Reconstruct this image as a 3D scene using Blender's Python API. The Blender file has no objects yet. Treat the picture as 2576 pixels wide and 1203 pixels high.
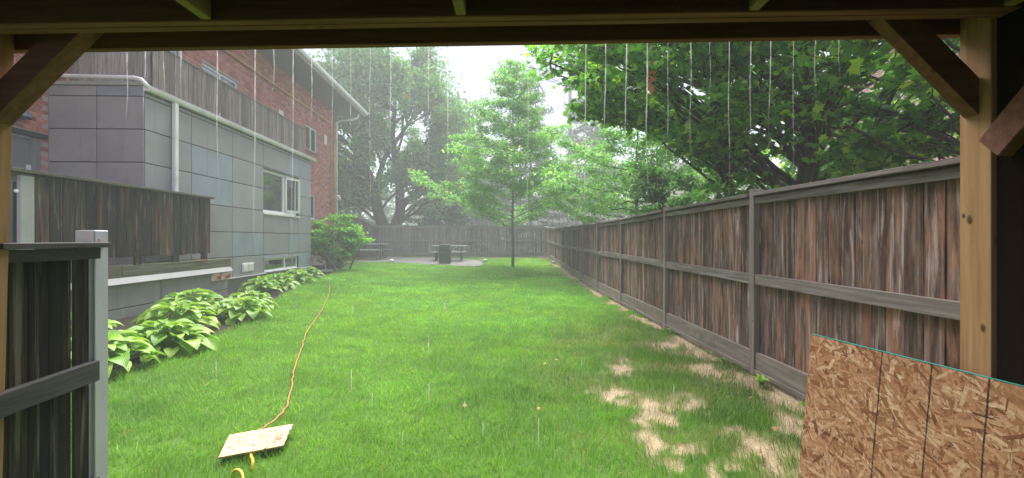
import bpy, math, random
import numpy as np
from mathutils import Vector, Matrix

random.seed(7)
rng = np.random.default_rng(11)
PI = math.pi
R = math.radians
EYE = 1.42                      # camera height above the near lawn; all z below are given relative to the eye
C = bpy.context.scene.collection
scene = bpy.context.scene

# ------------------------------------------------------------------ camera, sky, sun, exposure
YAW = 1.85
cam_d = bpy.data.cameras.new('camera')
cam = bpy.data.objects.new('camera', cam_d)
C.objects.link(cam)
cam.location = (0, 0, EYE)
cam.rotation_euler = (R(90), 0, R(-YAW))
cam_d.sensor_width = 36
cam_d.lens = 1180 / 2576 * 36
cam_d.clip_start = 0.05
cam_d.clip_end = 1000
scene.camera = cam

SUN_EL, SUN_AZ = 57, 352       # degrees; azimuth clockwise from +Y
world = bpy.data.worlds.new("World")
scene.world = world
world.use_nodes = True
wn = world.node_tree
wn.nodes.clear()
sky = wn.nodes.new('ShaderNodeTexSky')
sky.sky_type = 'NISHITA'
sky.sun_disc = False
sky.sun_elevation = R(SUN_EL)
sky.sun_rotation = R(SUN_AZ)
sky.air_density = 1.0
sky.dust_density = 3.0
mixs = wn.nodes.new('ShaderNodeMix')
mixs.data_type = 'RGBA'
mixs.inputs[0].default_value = 0.86
mixs.inputs[7].default_value = (4.05, 4.25, 5.6, 1)      # even rain cloud
bg = wn.nodes.new('ShaderNodeBackground')
bg.inputs['Strength'].default_value = 0.058
wo = wn.nodes.new('ShaderNodeOutputWorld')
wn.links.new(sky.outputs[0], mixs.inputs[6])
wn.links.new(mixs.outputs[2], bg.inputs['Color'])
wn.links.new(bg.outputs[0], wo.inputs['Surface'])

sun_d = bpy.data.lights.new('sun', 'SUN')
sun_d.energy = 4.2
sun_d.angle = R(50)
sun_d.color = (1.0, 0.97, 0.92)
sun = bpy.data.objects.new('sun', sun_d)
C.objects.link(sun)
sdir = Vector((math.sin(R(SUN_AZ)) * math.cos(R(SUN_EL)), math.cos(R(SUN_AZ)) * math.cos(R(SUN_EL)), math.sin(R(SUN_EL))))
sun.rotation_euler = sdir.to_track_quat('Z', 'Y').to_euler()
sun.location = sdir * 40

vs = scene.view_settings
vs.view_transform = 'Standard'
vs.look = 'None'
vs.gamma = 1.0
vs.use_curve_mapping = False
vs.exposure = 1.75

scene.render.engine = 'CYCLES'
cy = scene.cycles
cy.use_denoising = True
cy.max_bounces = 8
cy.diffuse_bounces = 3
cy.glossy_bounces = 3
cy.transmission_bounces = 5
cy.transparent_max_bounces = 12
cy.volume_bounces = 2
cy.sample_clamp_indirect = 6
cy.caustics_reflective = False
cy.caustics_refractive = False

# ------------------------------------------------------------------ helpers
def at(u, v, d):
    """point that shows at photograph position u,v (2576 wide) at camera depth d; z relative to the eye"""
    a = R(YAW)
    cx = (u - 1288) / 1180 * d
    return Vector((cx * math.cos(a) + d * math.sin(a), -cx * math.sin(a) + d * math.cos(a), (602 - v) / 1180 * d))

def shel(x, y, z):
    """shelter frame (turned with the camera) to world"""
    a = R(YAW)
    return Vector((x * math.cos(a) + y * math.sin(a), -x * math.sin(a) + y * math.cos(a), z))

TOPS = []
def tag(o, label=None, cat=None, group=None, kind=None):
    if label: o['label'] = label
    if cat: o['category'] = cat
    if group: o['group'] = group
    if kind: o['kind'] = kind
    return o

def empty(name, loc, label, cat, group=None):
    o = bpy.data.objects.new(name, None)
    o.empty_display_size = 0.2
    C.objects.link(o)
    o.location = loc
    TOPS.append(o)
    return tag(o, label, cat, group)

def wloc(o):
    v = Vector((0, 0, 0))
    while o is not None:
        v += o.location
        o = o.parent
    return v

def link(o, parent):
    """link o, whose location is in world terms, under parent (which has no rotation or scale)"""
    C.objects.link(o)
    if parent is None:
        TOPS.append(o)
    else:
        w = wloc(parent)
        o.parent = parent
        o.location = o.location - w
    return o

def mesh_obj(name, me, m, parent=None, loc=(0, 0, 0)):
    o = bpy.data.objects.new(name, me)
    if m is not None and not me.materials:
        me.materials.append(m)
    o.location = loc
    return link(o, parent)

class MB:
    def __init__(s):
        s.v = []; s.f = []; s.mi = []
    def quadbox(s, P, mi=0):
        """P: 8 points, bottom 4 (ccw) then top 4"""
        b = len(s.v)
        s.v += [tuple(p) for p in P]
        for q in ((3, 2, 1, 0), (4, 5, 6, 7), (0, 1, 5, 4), (1, 2, 6, 5), (2, 3, 7, 6), (3, 0, 4, 7)):
            s.f.append(tuple(b + i for i in q)); s.mi.append(mi)
        return s
    def box(s, x0, x1, y0, y1, z0, z1, mi=0, T=None):
        P = [(x0, y0, z0), (x1, y0, z0), (x1, y1, z0), (x0, y1, z0), (x0, y0, z1), (x1, y0, z1), (x1, y1, z1), (x0, y1, z1)]
        if T: P = [T(*p) for p in P]
        return s.quadbox(P, mi)
    def bar(s, a, b, w, h, up=(0, 0, 1), mi=0):
        """box from a to b, width w across, h along up"""
        a = Vector(a); b = Vector(b); d = (b - a).normalized(); u = Vector(up)
        sd = d.cross(u).normalized(); u = sd.cross(d).normalized()
        P = []
        for e in (-1, 1):
            for (q, r) in ((a, -1), (a, 1), (b, 1), (b, -1)):
                P.append(q + sd * (w / 2 * r) + u * (h / 2 * e))
        return s.quadbox(P, mi)
    def tube(s, pts, rad, n=8, mi=0, cap=True):
        pts = [Vector(p) for p in pts]
        if not hasattr(rad, '__len__'): rad = [rad] * len(pts)
        b0 = len(s.v); ref = None
        for i, p in enumerate(pts):
            d = (pts[min(i + 1, len(pts) - 1)] - pts[max(i - 1, 0)])
            d = d.normalized() if d.length > 1e-9 else Vector((0, 0, 1))
            if ref is None:
                ref = Vector((1, 0, 0)) if abs(d.x) < .8 else Vector((0, 1, 0))
            x = (ref - d * ref.dot(d)).normalized(); ref = x
            y = d.cross(x)
            for k in range(n):
                a = 2 * PI * k / n
                s.v.append(tuple(p + (x * math.cos(a) + y * math.sin(a)) * rad[i]))
        for i in range(len(pts) - 1):
            for k in range(n):
                k2 = (k + 1) % n
                s.f.append((b0 + i * n + k, b0 + i * n + k2, b0 + (i + 1) * n + k2, b0 + (i + 1) * n + k)); s.mi.append(mi)
        if cap:
            s.f.append(tuple(b0 + k for k in range(n))[::-1]); s.mi.append(mi)
            e = b0 + (len(pts) - 1) * n
            s.f.append(tuple(e + k for k in range(n))); s.mi.append(mi)
        return s
    def prism(s, prof, a, b, mi=0):
        """prof: list of points in 3D at a; extruded by vector b-a"""
        k = len(s.v); n = len(prof); d = Vector(b) - Vector(a)
        s.v += [tuple(p) for p in prof] + [tuple(Vector(p) + d) for p in prof]
        s.f.append(tuple(k + i for i in range(n))[::-1]); s.mi.append(mi)
        s.f.append(tuple(k + n + i for i in range(n))); s.mi.append(mi)
        for i in range(n):
            j = (i + 1) % n
            s.f.append((k + i, k + j, k + n + j, k + n + i)); s.mi.append(mi)
        return s
    def mesh(s, name, mats, smooth=False, origin=None):
        V = np.array(s.v, dtype=float)
        o = (V.min(0) + V.max(0)) / 2 if origin is None else np.array(origin, dtype=float)
        me = bpy.data.meshes.new(name)
        me.from_pydata((V - o).tolist(), [], s.f)
        if not isinstance(mats, (list, tuple)): mats = [mats]
        for m in mats: me.materials.append(m)
        if len(mats) > 1:
            me.polygons.foreach_set('material_index', s.mi)
        if smooth:
            me.polygons.foreach_set('use_smooth', [True] * len(me.polygons))
        me.update()
        return me, Vector(o)
    def build(s, name, mats, parent=None, smooth=False, bevel=0, origin=None):
        me, o = s.mesh(name, mats, smooth, origin)
        ob = bpy.data.objects.new(name, me)
        ob.location = o
        link(ob, parent)
        if bevel:
            md = ob.modifiers.new('bevel', 'BEVEL'); md.width = bevel; md.segments = 1; md.limit_method = 'ANGLE'
        return ob

def cut_wall(mb, x0, x1, y0, y1, z0, z1, holes):
    """solid wall normal to X with rectangular holes (ya,yb,za,zb)"""
    ys = sorted({y0, y1, *[h[0] for h in holes], *[h[1] for h in holes]})
    zs = sorted({z0, z1, *[h[2] for h in holes], *[h[3] for h in holes]})
    ys = [y for y in ys if y0 <= y <= y1]; zs = [z for z in zs if z0 <= z <= z1]
    for i in range(len(zs) - 1):
        zc = (zs[i] + zs[i + 1]) / 2; run = None
        for j in range(len(ys) - 1):
            yc = (ys[j] + ys[j + 1]) / 2
            solid = not any(h[0] < yc < h[1] and h[2] < zc < h[3] for h in holes)
            if solid and run is None: run = ys[j]
            if (not solid) and run is not None:
                mb.box(x0, x1, run, ys[j], zs[i], zs[i + 1]); run = None
        if run is not None: mb.box(x0, x1, run, ys[-1], zs[i], zs[i + 1])

def np_mesh(name, V, F, col=None, smooth=False):
    """F: (m,k) int array of equal-sized faces"""
    me = bpy.data.meshes.new(name)
    V = np.ascontiguousarray(V, dtype=np.float32); F = np.ascontiguousarray(F, dtype=np.int32)
    m, k = F.shape
    me.vertices.add(len(V)); me.vertices.foreach_set('co', V.ravel())
    me.loops.add(m * k); me.loops.foreach_set('vertex_index', F.ravel())
    me.polygons.add(m)
    me.polygons.foreach_set('loop_start', np.arange(0, m * k, k, dtype=np.int32))
    me.polygons.foreach_set('loop_total', np.full(m, k, dtype=np.int32))
    if smooth: me.polygons.foreach_set('use_smooth', np.ones(m, dtype=bool))
    if col is not None:
        c = np.ones((len(V), 4), dtype=np.float32); c[:, :3] = col
        a = me.color_attributes.new('tint', 'FLOAT_COLOR', 'POINT')
        a.data.foreach_set('color', c.ravel())
    me.update(); me.validate()
    return me

# value noise in numpy
_perm = rng.random((256, 256))
def vnoise(x, y):
    xi = np.floor(x).astype(int); yi = np.floor(y).astype(int)
    fx = x - xi; fy = y - yi; fx = fx * fx * (3 - 2 * fx); fy = fy * fy * (3 - 2 * fy)
    g = lambda a, b: _perm[a % 256, b % 256]
    return (g(xi, yi) * (1 - fx) + g(xi + 1, yi) * fx) * (1 - fy) + (g(xi, yi + 1) * (1 - fx) + g(xi + 1, yi + 1) * fx) * fy
def fbm(x, y, o=4):
    s = 0; a = .5; t = 0
    for i in range(o):
        s = s + a * vnoise(x * 2 ** i + 17 * i, y * 2 ** i + 31 * i); t += a; a *= .5
    return s / t

# ------------------------------------------------------------------ materials
class NT:
    def __init__(s, name):
        s.m = bpy.data.materials.new(name); s.m.use_nodes = True
        s.t = s.m.node_tree; s.t.nodes.clear()
    def n(s, typ, props=None, **inp):
        nd = s.t.nodes.new('ShaderNode' + typ)
        for k, v in (props or {}).items(): setattr(nd, k, v)
        for k, v in inp.items():
            key = int(k[1:]) if k[0] == '_' else k.replace('_', ' ')
            s.set(nd.inputs[key], v)
        return nd
    def set(s, sock, v):
        if isinstance(v, bpy.types.NodeSocket): s.t.links.new(v, sock)
        elif isinstance(v, bpy.types.Node): s.t.links.new(v.outputs[0], sock)
        else:
            if hasattr(sock.default_value, '__len__') and hasattr(v, '__len__') and len(v) == 3 and len(sock.default_value) == 4:
                v = (*v, 1)
            sock.default_value = v
    def math(s, op, a, b=0.0, c=0.0):
        nd = s.t.nodes.new('ShaderNodeMath'); nd.operation = op
        s.set(nd.inputs[0], a); s.set(nd.inputs[1], b); s.set(nd.inputs[2], c)
        return nd.outputs[0]
    def mix(s, f, a, b, bt='MIX'):
        nd = s.t.nodes.new('ShaderNodeMix'); nd.data_type = 'RGBA'; nd.blend_type = bt
        s.set(nd.inputs[0], f); s.set(nd.inputs[6], a); s.set(nd.inputs[7], b)
        return nd.outputs[2]
    def ramp(s, f, stops, interp='LINEAR'):
        nd = s.t.nodes.new('ShaderNodeValToRGB'); s.set(nd.inputs[0], f); cr = nd.color_ramp; cr.interpolation = interp
        while len(cr.elements) > len(stops): cr.elements.remove(cr.elements[-1])
        for i, (p, c) in enumerate(stops):
            e = cr.elements[i] if i < len(cr.elements) else cr.elements.new(p)
            e.position = p; e.color = (*c, 1) if hasattr(c, '__len__') else (c, c, c, 1)
        return nd.outputs[0]
    def coords(s, scale=(1, 1, 1), rnd=40):
        tc = s.n('TexCoord'); oi = s.n('ObjectInfo')
        r = s.math('MULTIPLY', oi.outputs['Random'], rnd)
        cb = s.n('CombineXYZ', X=r, Y=s.math('MULTIPLY', r, 1.7), Z=s.math('MULTIPLY', r, .6))
        ad = s.n('VectorMath', {'operation': 'ADD'}, _0=tc.outputs['Object'], _1=cb)
        mp = s.n('Mapping', Vector=ad.outputs[0], Scale=scale)
        return mp.outputs[0], oi.outputs['Random'], ad.outputs[0]
    def noise(s, vec, scale=1, detail=4, rough=.55, dist=0):
        return s.n('TexNoise', Vector=vec, Scale=scale, Detail=detail, Roughness=rough, Distortion=dist).outputs[0]
    def out(s, sh): s.n('OutputMaterial', Surface=sh); return s.m
    def pbr(s, col, rough=.7, bump=None, bs=.3, bd=.01, spec=.5, **kw):
        b = s.n('BsdfPrincipled', Base_Color=col, Roughness=rough)
        b.inputs['Specular IOR Level'].default_value = spec
        for k, v in kw.items(): s.set(b.inputs[k.replace('_', ' ')], v)
        if bump is not None:
            bn = s.n('Bump', Height=bump, Strength=bs, Distance=bd); s.set(b.inputs['Normal'], bn)
        return b

def plain(name, col, rough=.6, var=.12, scale=6, spec=.5, bump=.15, dirt=None, **kw):
    t = NT(name); mp, rnd, raw = t.coords((1, 1, 1))
    n = t.noise(mp, scale, 5, .6)
    lo = tuple(c * (1 - var) for c in col); hi = tuple(min(1, c * (1 + var)) for c in col)
    c = t.ramp(n, [(.3, lo), (.7, hi)])
    if dirt:
        n2 = t.noise(mp, scale * .45, 6, .7)
        c = t.mix(t.ramp(n2, [(.5, 0.0), (.75, 1.0)]), c, dirt)
    b = t.pbr(c, rough, t.noise(mp, scale * 9, 3), bump, .004, spec)
    for k, v in kw.items(): t.set(b.inputs[k.replace('_', ' ')], v)
    return t.out(b)

def wood(name, axis, stops, patch=None, patch_amt=(.5, .7), knot=(.03, .02, .015), rough=.75, fine=1.0, moss=None, knots=True, spec=.12, bs=.5, hue=.25, white=None, pz=.8, gl=1.0, vary=0.0):
    """weathered timber: grain drawn out along axis, every object with its own offset"""
    t = NT(name)
    st = [26 * fine] * 3; st[axis] = 1.3 * fine * gl
    mp, rnd, raw = t.coords(tuple(st))
    g = t.noise(mp, 1, 6, .62, .35)
    st2 = [60 * fine] * 3; st2[axis] = 2.2
    mp2 = t.n('Mapping', Vector=raw, Scale=tuple(st2)).outputs[0]
    g2 = t.noise(mp2, 1, 4, .6)
    f = t.math('ADD', t.math('MULTIPLY', g, .75), t.math('MULTIPLY', g2, .25))
    f = t.math('ADD', f, t.math('MULTIPLY', t.math('SUBTRACT', rnd, .5), hue * .5))
    c = t.ramp(f, stops)
    if patch:
        st3 = [9] * 3; st3[axis] = pz
        mp3 = t.n('Mapping', Vector=raw, Scale=tuple(st3)).outputs[0]
        pn = t.noise(mp3, 1, 5, .6, .4)
        pf = t.math('ADD', pn, t.math('MULTIPLY', t.math('SUBTRACT', rnd, .5), .12))
        c = t.mix(t.ramp(pf, [(patch_amt[0], 0.0), (patch_amt[1], 1.0)]), c, t.mix(g2, tuple(x * .45 for x in patch), tuple(x * 1.35 for x in patch)))
    if white:
        st4 = [22] * 3; st4[axis] = .9 * gl
        mp4 = t.n('Mapping', Vector=raw, Scale=tuple(st4), Location=(5, 3, 9)).outputs[0]
        c = t.mix(t.ramp(t.noise(mp4, 1, 5, .65, .6), [(.56, 0.0), (.68, .85)]), c, white)
    if moss:
        mn = t.noise(raw, 3.2, 6, .68)
        c = t.mix(t.ramp(mn, [(.5, 0.0), (.72, .7)]), c, moss)
    if vary:
        wv = t.n('TexWhiteNoise', {'noise_dimensions': '1D'}, W=t.math('MULTIPLY', rnd, 917.0)).outputs['Value']
        c = t.mix(1.0, c, t.ramp(wv, [(0, 1 - vary), (1, 1 + vary)]), 'MULTIPLY')
    h = f
    if knots:
        sk = [7] * 3; sk[axis] = 2.6
        mk = t.n('Mapping', Vector=raw, Scale=tuple(sk)).outputs[0]
        vo = t.n('TexVoronoi', Vector=mk, Scale=1).outputs['Distance']
        gate = t.ramp(t.noise(raw, 2.3, 1), [(.5, 0.0), (.56, 1.0)])
        vo = t.math('ADD', vo, t.math('MULTIPLY', g2, .07))
        c = t.mix(t.math('MULTIPLY', gate, t.ramp(vo, [(.09, 1.0), (.13, .0)])), c, knot)
        c = t.mix(t.math('MULTIPLY', gate, t.ramp(vo, [(.12, 0.0), (.15, .3), (.21, 0.0)])), c, tuple(x * .8 for x in stops[-1][1]))
    return t.out(t.pbr(c, rough, h, bs, .006, spec))

M = {}
# right-hand fence boards: dark umber, grey, with orange bare timber and bleached streaks
M['fence_board'] = wood('fence_board_wood', 2, [(.3, (.036, .022, .018)), (.47, (.095, .06, .05)), (.58, (.2, .14, .122)), (.7, (.4, .33, .315))],
                        patch=(.34, .165, .098), patch_amt=(.51, .67), white=(.45, .36, .34), hue=.16, pz=2.0, fine=.72, bs=.9, gl=2.1, vary=.3)
M['fence_rail'] = wood('fence_rail_wood', 1, [(.3, (.085, .07, .062)), (.55, (.215, .185, .17)), (.75, (.36, .32, .3))], hue=.1, white=(.36, .34, .33))
M['fence_post'] = wood('fence_post_wood', 2, [(.3, (.14, .112, .1)), (.6, (.29, .24, .222)), (.8, (.44, .40, .39))], hue=.12)
M['kick_board'] = wood('kick_board_wood', 1, [(.3, (.13, .105, .09)), (.6, (.26, .22, .195)), (.8, (.4, .35, .32))], moss=(.09, .11, .05), hue=.1)
M['back_board'] = wood('back_fence_wood', 2, [(.3, (.13, .105, .105)), (.6, (.27, .235, .235)), (.8, (.4, .36, .36))], white=(.46, .42, .42), hue=.2, vary=.2)
M['back_rail'] = wood('back_rail_wood', 0, [(.3, (.17, .145, .14)), (.6, (.33, .29, .288)), (.8, (.46, .42, .41))], hue=.1)
M['deck_board'] = wood('terrace_board_wood', 2, [(.3, (.010, .0075, .006)), (.5, (.027, .02, .016)), (.62, (.055, .041, .034)), (.8, (.14, .115, .1))],
                       patch=(.2, .08, .035), patch_amt=(.54, .68), white=(.2, .18, .15), moss=(.045, .06, .014), hue=.2, gl=1.8, vary=.6)
M['mossy_rail'] = wood('mossy_rail_wood', 1, [(.3, (.05, .045, .035)), (.55, (.13, .12, .09)), (.8, (.26, .25, .18))], moss=(.14, .19, .05), knots=False)
M['parapet'] = wood('parapet_wood', 2, [(.3, (.16, .135, .125)), (.52, (.31, .28, .27)), (.66, (.42, .39, .38)), (.8, (.52, .5, .48))], patch=(.34, .23, .15), patch_amt=(.64, .76), moss=(.17, .19, .12), hue=.2, gl=1.5, vary=.25)
M['parapet_dark'] = wood('parapet_dark_wood', 2, [(.3, (.08, .065, .058)), (.52, (.17, .145, .135)), (.66, (.27, .24, .225)), (.8, (.36, .33, .31))], patch=(.34, .22, .12), patch_amt=(.66, .78), moss=(.12, .14, .07), hue=.2, gl=1.5, vary=.3)
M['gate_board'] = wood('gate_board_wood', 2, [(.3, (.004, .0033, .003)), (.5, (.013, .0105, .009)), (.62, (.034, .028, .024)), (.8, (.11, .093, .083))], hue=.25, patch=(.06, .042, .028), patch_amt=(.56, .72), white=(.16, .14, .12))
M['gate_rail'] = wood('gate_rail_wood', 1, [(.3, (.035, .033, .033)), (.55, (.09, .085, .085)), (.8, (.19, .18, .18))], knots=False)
M['new_post'] = wood('shelter_post_wood', 2, [(.3, (.27, .145, .07)), (.6, (.45, .27, .14)), (.8, (.55, .36, .2))], knot=(.1, .05, .02), rough=.6, hue=.1, bs=.15)
M['beam'] = wood('shelter_beam_wood', 0, [(.3, (.14, .058, .046)), (.6, (.27, .125, .1)), (.8, (.37, .2, .165))], knot=(.05, .03, .015), rough=.7, hue=.1, bs=.2)
M['rafter'] = wood('shelter_rafter_wood', 1, [(.3, (.18, .13, .07)), (.6, (.33, .25, .13)), (.8, (.42, .33, .19))], rough=.7, hue=.1, knots=False, bs=.2)
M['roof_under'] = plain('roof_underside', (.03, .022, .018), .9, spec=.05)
M['side_wall'] = plain('unlit_black_boards', (.012, .007, .006), .95, spec=.0)  # black boards; the shade of the unlit interior is in the colour too
M['knot_ring'] = plain('knot_ring', (.16, .075, .03), .6, .2, 60)
M['knot_core'] = plain('knot_core', (.07, .032, .014), .6, .3, 60)
M['panel'] = None
def panel_mat(name, a, b):
    t = NT(name); mp, rnd, raw = t.coords((1, 1, 1))
    n = t.noise(mp, 1.6, 6, .65)
    c = t.ramp(n, [(.35, a), (.65, b)])
    ms = t.n('Mapping', Vector=raw, Scale=(7, 7, .5)).outputs[0]
    s_ = t.noise(ms, 1, 5, .6)
    c = t.mix(t.ramp(s_, [(.54, 0.0), (.72, .35)]), c, (.33, .34, .36))
    c = t.mix(t.ramp(s_, [(.28, .3), (.42, 0.0)]), c, (.1, .1, .1))
    c = t.mix(t.math('MULTIPLY', rnd, .25), c, (.13, .125, .12))
    return t.out(t.pbr(c, t.ramp(n, [(.3, .38), (.7, .55)]), t.noise(raw, 60, 3), .05, .002, .4))
M['panel'] = panel_mat('grey_cement_panel', (.275, .275, .295), (.335, .335, .36))
M['panel_mauve'] = panel_mat('mauve_grey_panel', (.27, .25, .272), (.335, .312, .335))
M['panel_blue'] = panel_mat('blue_grey_panel', (.25, .28, .35), (.32, .36, .44))
M['panel_low'] = panel_mat('dull_grey_panel', (.21, .212, .212), (.27, .275, .27))
M['joint'] = plain('dark_joint', (.02, .02, .022), .8)
M['white'] = plain('white_paint', (.74, .74, .76), .4, .05, 5, dirt=(.5, .5, .47))
M['frame'] = plain('window_frame_white', (.78, .79, .8), .35, .04, 8)
M['flash'] = plain('pale_flashing', (.36, .365, .36), .45, .1, 4, dirt=(.3, .31, .28))
M['soffit'] = plain('soffit_grey', (.2, .215, .24), .6, .06, 3)
M['yellow_pipe'] = plain('yellow_gas_pipe', (.55, .3, .06), .5, .1, 4)
M['door'] = plain('grey_door_paint', (.2, .205, .22), .5, .05, 5)
M['steel'] = plain('blue_grey_metal', (.24, .3, .38), .35, .08, 5, Metallic=.3)
M['sill'] = plain('brown_sill', (.17, .11, .08), .8)
M['mortar'] = plain('mortar', (.42, .36, .33), .9, .15, 9)
M['beige'] = plain('beige_enamel', (.6, .5, .38), .45, .08, 9)
M['red'] = plain('red_plastic', (.4, .03, .02), .4)
M['orange'] = plain('orange_cord_rubber', (.5, .17, .05), .45, .1, 20)
M['yellow'] = plain('yellow_cord_rubber', (.68, .5, .05), .4, .1, 20)
M['hose'] = plain('pale_hose_rubber', (.26, .255, .24), .5, .12, 12)
M['post_paint'] = plain('gate_post_grey_paint', (.52, .53, .6), .55, .08, 3, dirt=(.58, .59, .64))
M['post_cap'] = plain('gate_post_pale', (.74, .73, .76), .6, .1, 6, dirt=(.5, .44, .4))
M['teal'] = plain('teal_edge_paint', (.03, .3, .27), .5, .15, 20)
M['table_top'] = plain('table_metal_top', (.3, .36, .4), .35, .08, 6)
M['table_leg'] = plain('table_dark_tube', (.03, .04, .045), .4)
M['can'] = plain('dark_brown_bin', (.05, .042, .042), .6, .3, 7, dirt=(.09, .08, .08))
M['stone'] = plain('white_stone', (.82, .82, .8), .6, .05, 9)
M['pole'] = plain('pole_wood_grey', (.2, .19, .19), .9, .2, 2)
M['wire'] = plain('black_wire', (.02, .02, .02), .6)
M['shed'] = wood('shed_wood', 2, [(.3, (.06, .055, .055)), (.6, (.12, .11, .11)), (.8, (.18, .17, .17))], knots=False)
M['shingle'] = plain('dark_shingle', (.06, .06, .065), .9, .3, 9)
M['siding'] = plain('pale_siding', (.62, .62, .62), .7)
M['patio'] = plain('patio_concrete', (.13, .12, .115), .75, .15, 2.5, dirt=(.16, .15, .14))
M['room'] = plain('room_wall', (.55, .47, .38), .9)
M['dead_leaf'] = plain('dry_leaf', (.4, .22, .09), .8, .3, 20)
M['dead_leaf_maple'] = plain('dead_maple_leaf', (.42, .16, .06), .8, .3, 20)
M['bag'] = plain('pale_plastic_bag', (.55, .56, .58), .3, .1, 30)

t = NT('window_glass')
gl = t.n('BsdfGlossy', Color=(.9, .93, .96, 1), Roughness=.03)
tr = t.n('BsdfTransparent', Color=(.62, .68, .68, 1))
M['glass'] = t.out(t.n('MixShader', Fac=.2, _1=tr, _2=gl))
t = NT('stream_water')
df = t.n('BsdfPrincipled', Base_Color=(.8, .84, .88, 1), Roughness=.12)
tr = t.n('BsdfTransparent', Color=(1, 1, 1, 1))
mp, rnd, raw = t.coords((1, 1, 1))
fz = t.noise(t.n('Mapping', Vector=raw, Scale=(70, 70, 22)).outputs[0], 1, 3)
sx = t.n('SeparateXYZ', Vector=t.n('TexCoord').outputs['Generated']).outputs['Z']
fade = t.ramp(sx, [(0.0, .04), (.45, .32), (1.0, .62)])
df = t.n('MixShader', Fac=.5, _1=df, _2=t.n('BsdfTranslucent', Color=(.95, .97, 1, 1)))
M['water'] = t.out(t.n('MixShader', Fac=t.math('MULTIPLY', fade, t.ramp(fz, [(.36, .2), (.62, 1.0)])), _1=tr, _2=df))

def foliage(name, gain=1.0, trans=.35, rough=.42, spec=.5):
    t = NT(name)
    at_ = t.n('Attribute', {'attribute_name': 'tint'})
    col = at_.outputs['Color']
    p = t.n('BsdfPrincipled', Base_Color=col, Roughness=rough); p.inputs['Specular IOR Level'].default_value = spec
    tl = t.n('BsdfTranslucent', Color=t.mix(1.0, col, (1.6 * gain, 1.75 * gain, .8 * gain), 'MULTIPLY'))
    return t.out(t.n('MixShader', Fac=trans, _1=p, _2=tl))
M['leaf'] = foliage('leaf_green', trans=.6, gain=1.35)
M['leaf_far'] = foliage('leaf_far', trans=.35, rough=.6, spec=.25)
M['grass'] = foliage('grass_blade', trans=.35, rough=.5, spec=.4)
def bark(name, a, b):
    t = NT(name); mp, rnd, raw = t.coords((9, 9, 1.6))
    n = t.noise(mp, 1, 6, .7, .5)
    return t.out(t.pbr(t.ramp(n, [(.35, a), (.65, b)]), .85, n, .8, .02, .3))
M['bark'] = bark('wet_bark', (.018, .014, .011), (.075, .062, .052))
M['bark_pale'] = bark('grey_bark', (.09, .08, .07), (.22, .2, .18))

def tint_ground(name):
    t = NT(name)
    a = t.n('Attribute', {'attribute_name': 'tint'}).outputs['Color']
    tc = t.n('TexCoord').outputs['Object']
    n = t.noise(tc, 55, 6, .7)
    c = t.mix(1.0, a, t.ramp(n, [(.3, .55), (.7, 1.35)]), 'MULTIPLY')
    return t.out(t.pbr(c, .9, n, .6, .012, .2))
M['ground'] = tint_ground('soil_and_turf')

def osb_mat(name, cols):
    t = NT(name)
    g = t.n('NewGeometry')
    r = g.outputs['Random Per Island']
    c = t.ramp(r, cols)
    tc = t.n('TexCoord').outputs['Object']
    n = t.noise(t.n('Mapping', Vector=tc, Scale=(70, 70, 70)).outputs[0], 1, 4)
    c = t.mix(1.0, c, t.ramp(n, [(.25, .72), (.75, 1.18)]), 'MULTIPLY')
    return t.out(t.pbr(c, .6, n, .3, .002, .4))
M['osb'] = osb_mat('wood_flakes', [(0, (.16, .05, .025)), (.12, (.29, .11, .05)), (.4, (.43, .195, .098)), (.75, (.56, .3, .17)), (1, (.7, .47, .31))])
M['osb_pale'] = osb_mat('pale_wood_flakes', [(0, (.26, .11, .055)), (.12, (.4, .22, .12)), (.35, (.5, .33, .2)), (1, (.56, .41, .26))])
M['osb_base'] = plain('flake_board_core', (.3, .17, .09), .8, .3, 30)
M['osb_base_pale'] = plain('pale_flake_board_core', (.56, .4, .26), .8, .2, 30)
t = NT('black_marker')
mk = t.n('BsdfPrincipled', Base_Color=(.02, .02, .022, 1), Roughness=.6)
M['marker'] = t.out(t.n('MixShader', Fac=t.ramp(t.noise(t.n('TexCoord').outputs['Object'], 45, 4, .7), [(.36, .25), (.56, .92)]), _1=t.n('BsdfTransparent'), _2=mk))

def brick_mat(name, cols):
    t = NT(name)
    g = t.n('NewGeometry').outputs['Random Per Island']
    oi = t.n('ObjectInfo').outputs['Random']
    r = t.math('FRACT', t.math('ADD', g, t.math('MULTIPLY', oi, 7.3)))
    c = t.ramp(r, cols)
    n = t.noise(t.n('TexCoord').outputs['Object'], 25, 5)
    c = t.mix(1.0, c, t.ramp(n, [(.3, .75), (.7, 1.2)]), 'MULTIPLY')
    return t.out(t.pbr(c, .75, n, .3, .004, .3))
M['brick'] = brick_mat('red_brick', [(0, (.24, .08, .07)), (.2, (.4, .125, .1)), (.7, (.5, .17, .135)), (1, (.58, .25, .2))])

def brickwall_mat(name, a, b, m):
    t = NT(name)
    tc = t.n('TexCoord').outputs['Object']
    sp = t.n('SeparateXYZ', Vector=tc)
    u = t.math('ADD', sp.outputs[0], sp.outputs[1])
    cb = t.n('CombineXYZ', X=u, Y=sp.outputs[2], Z=0.0)
    bt = t.n('TexBrick', Vector=cb, Color1=a, Color2=b, Mortar=m, Scale=1.0)
    bt.inputs['Brick Width'].default_value = .21; bt.inputs['Row Height'].default_value = .076; bt.inputs['Mortar Size'].default_value = .01
    return t.out(t.pbr(bt.outputs['Color'], .85))
M['far_brick'] = brickwall_mat('pink_brick', (.5, .28, .24), (.42, .2, .17), (.55, .5, .47))

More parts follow.
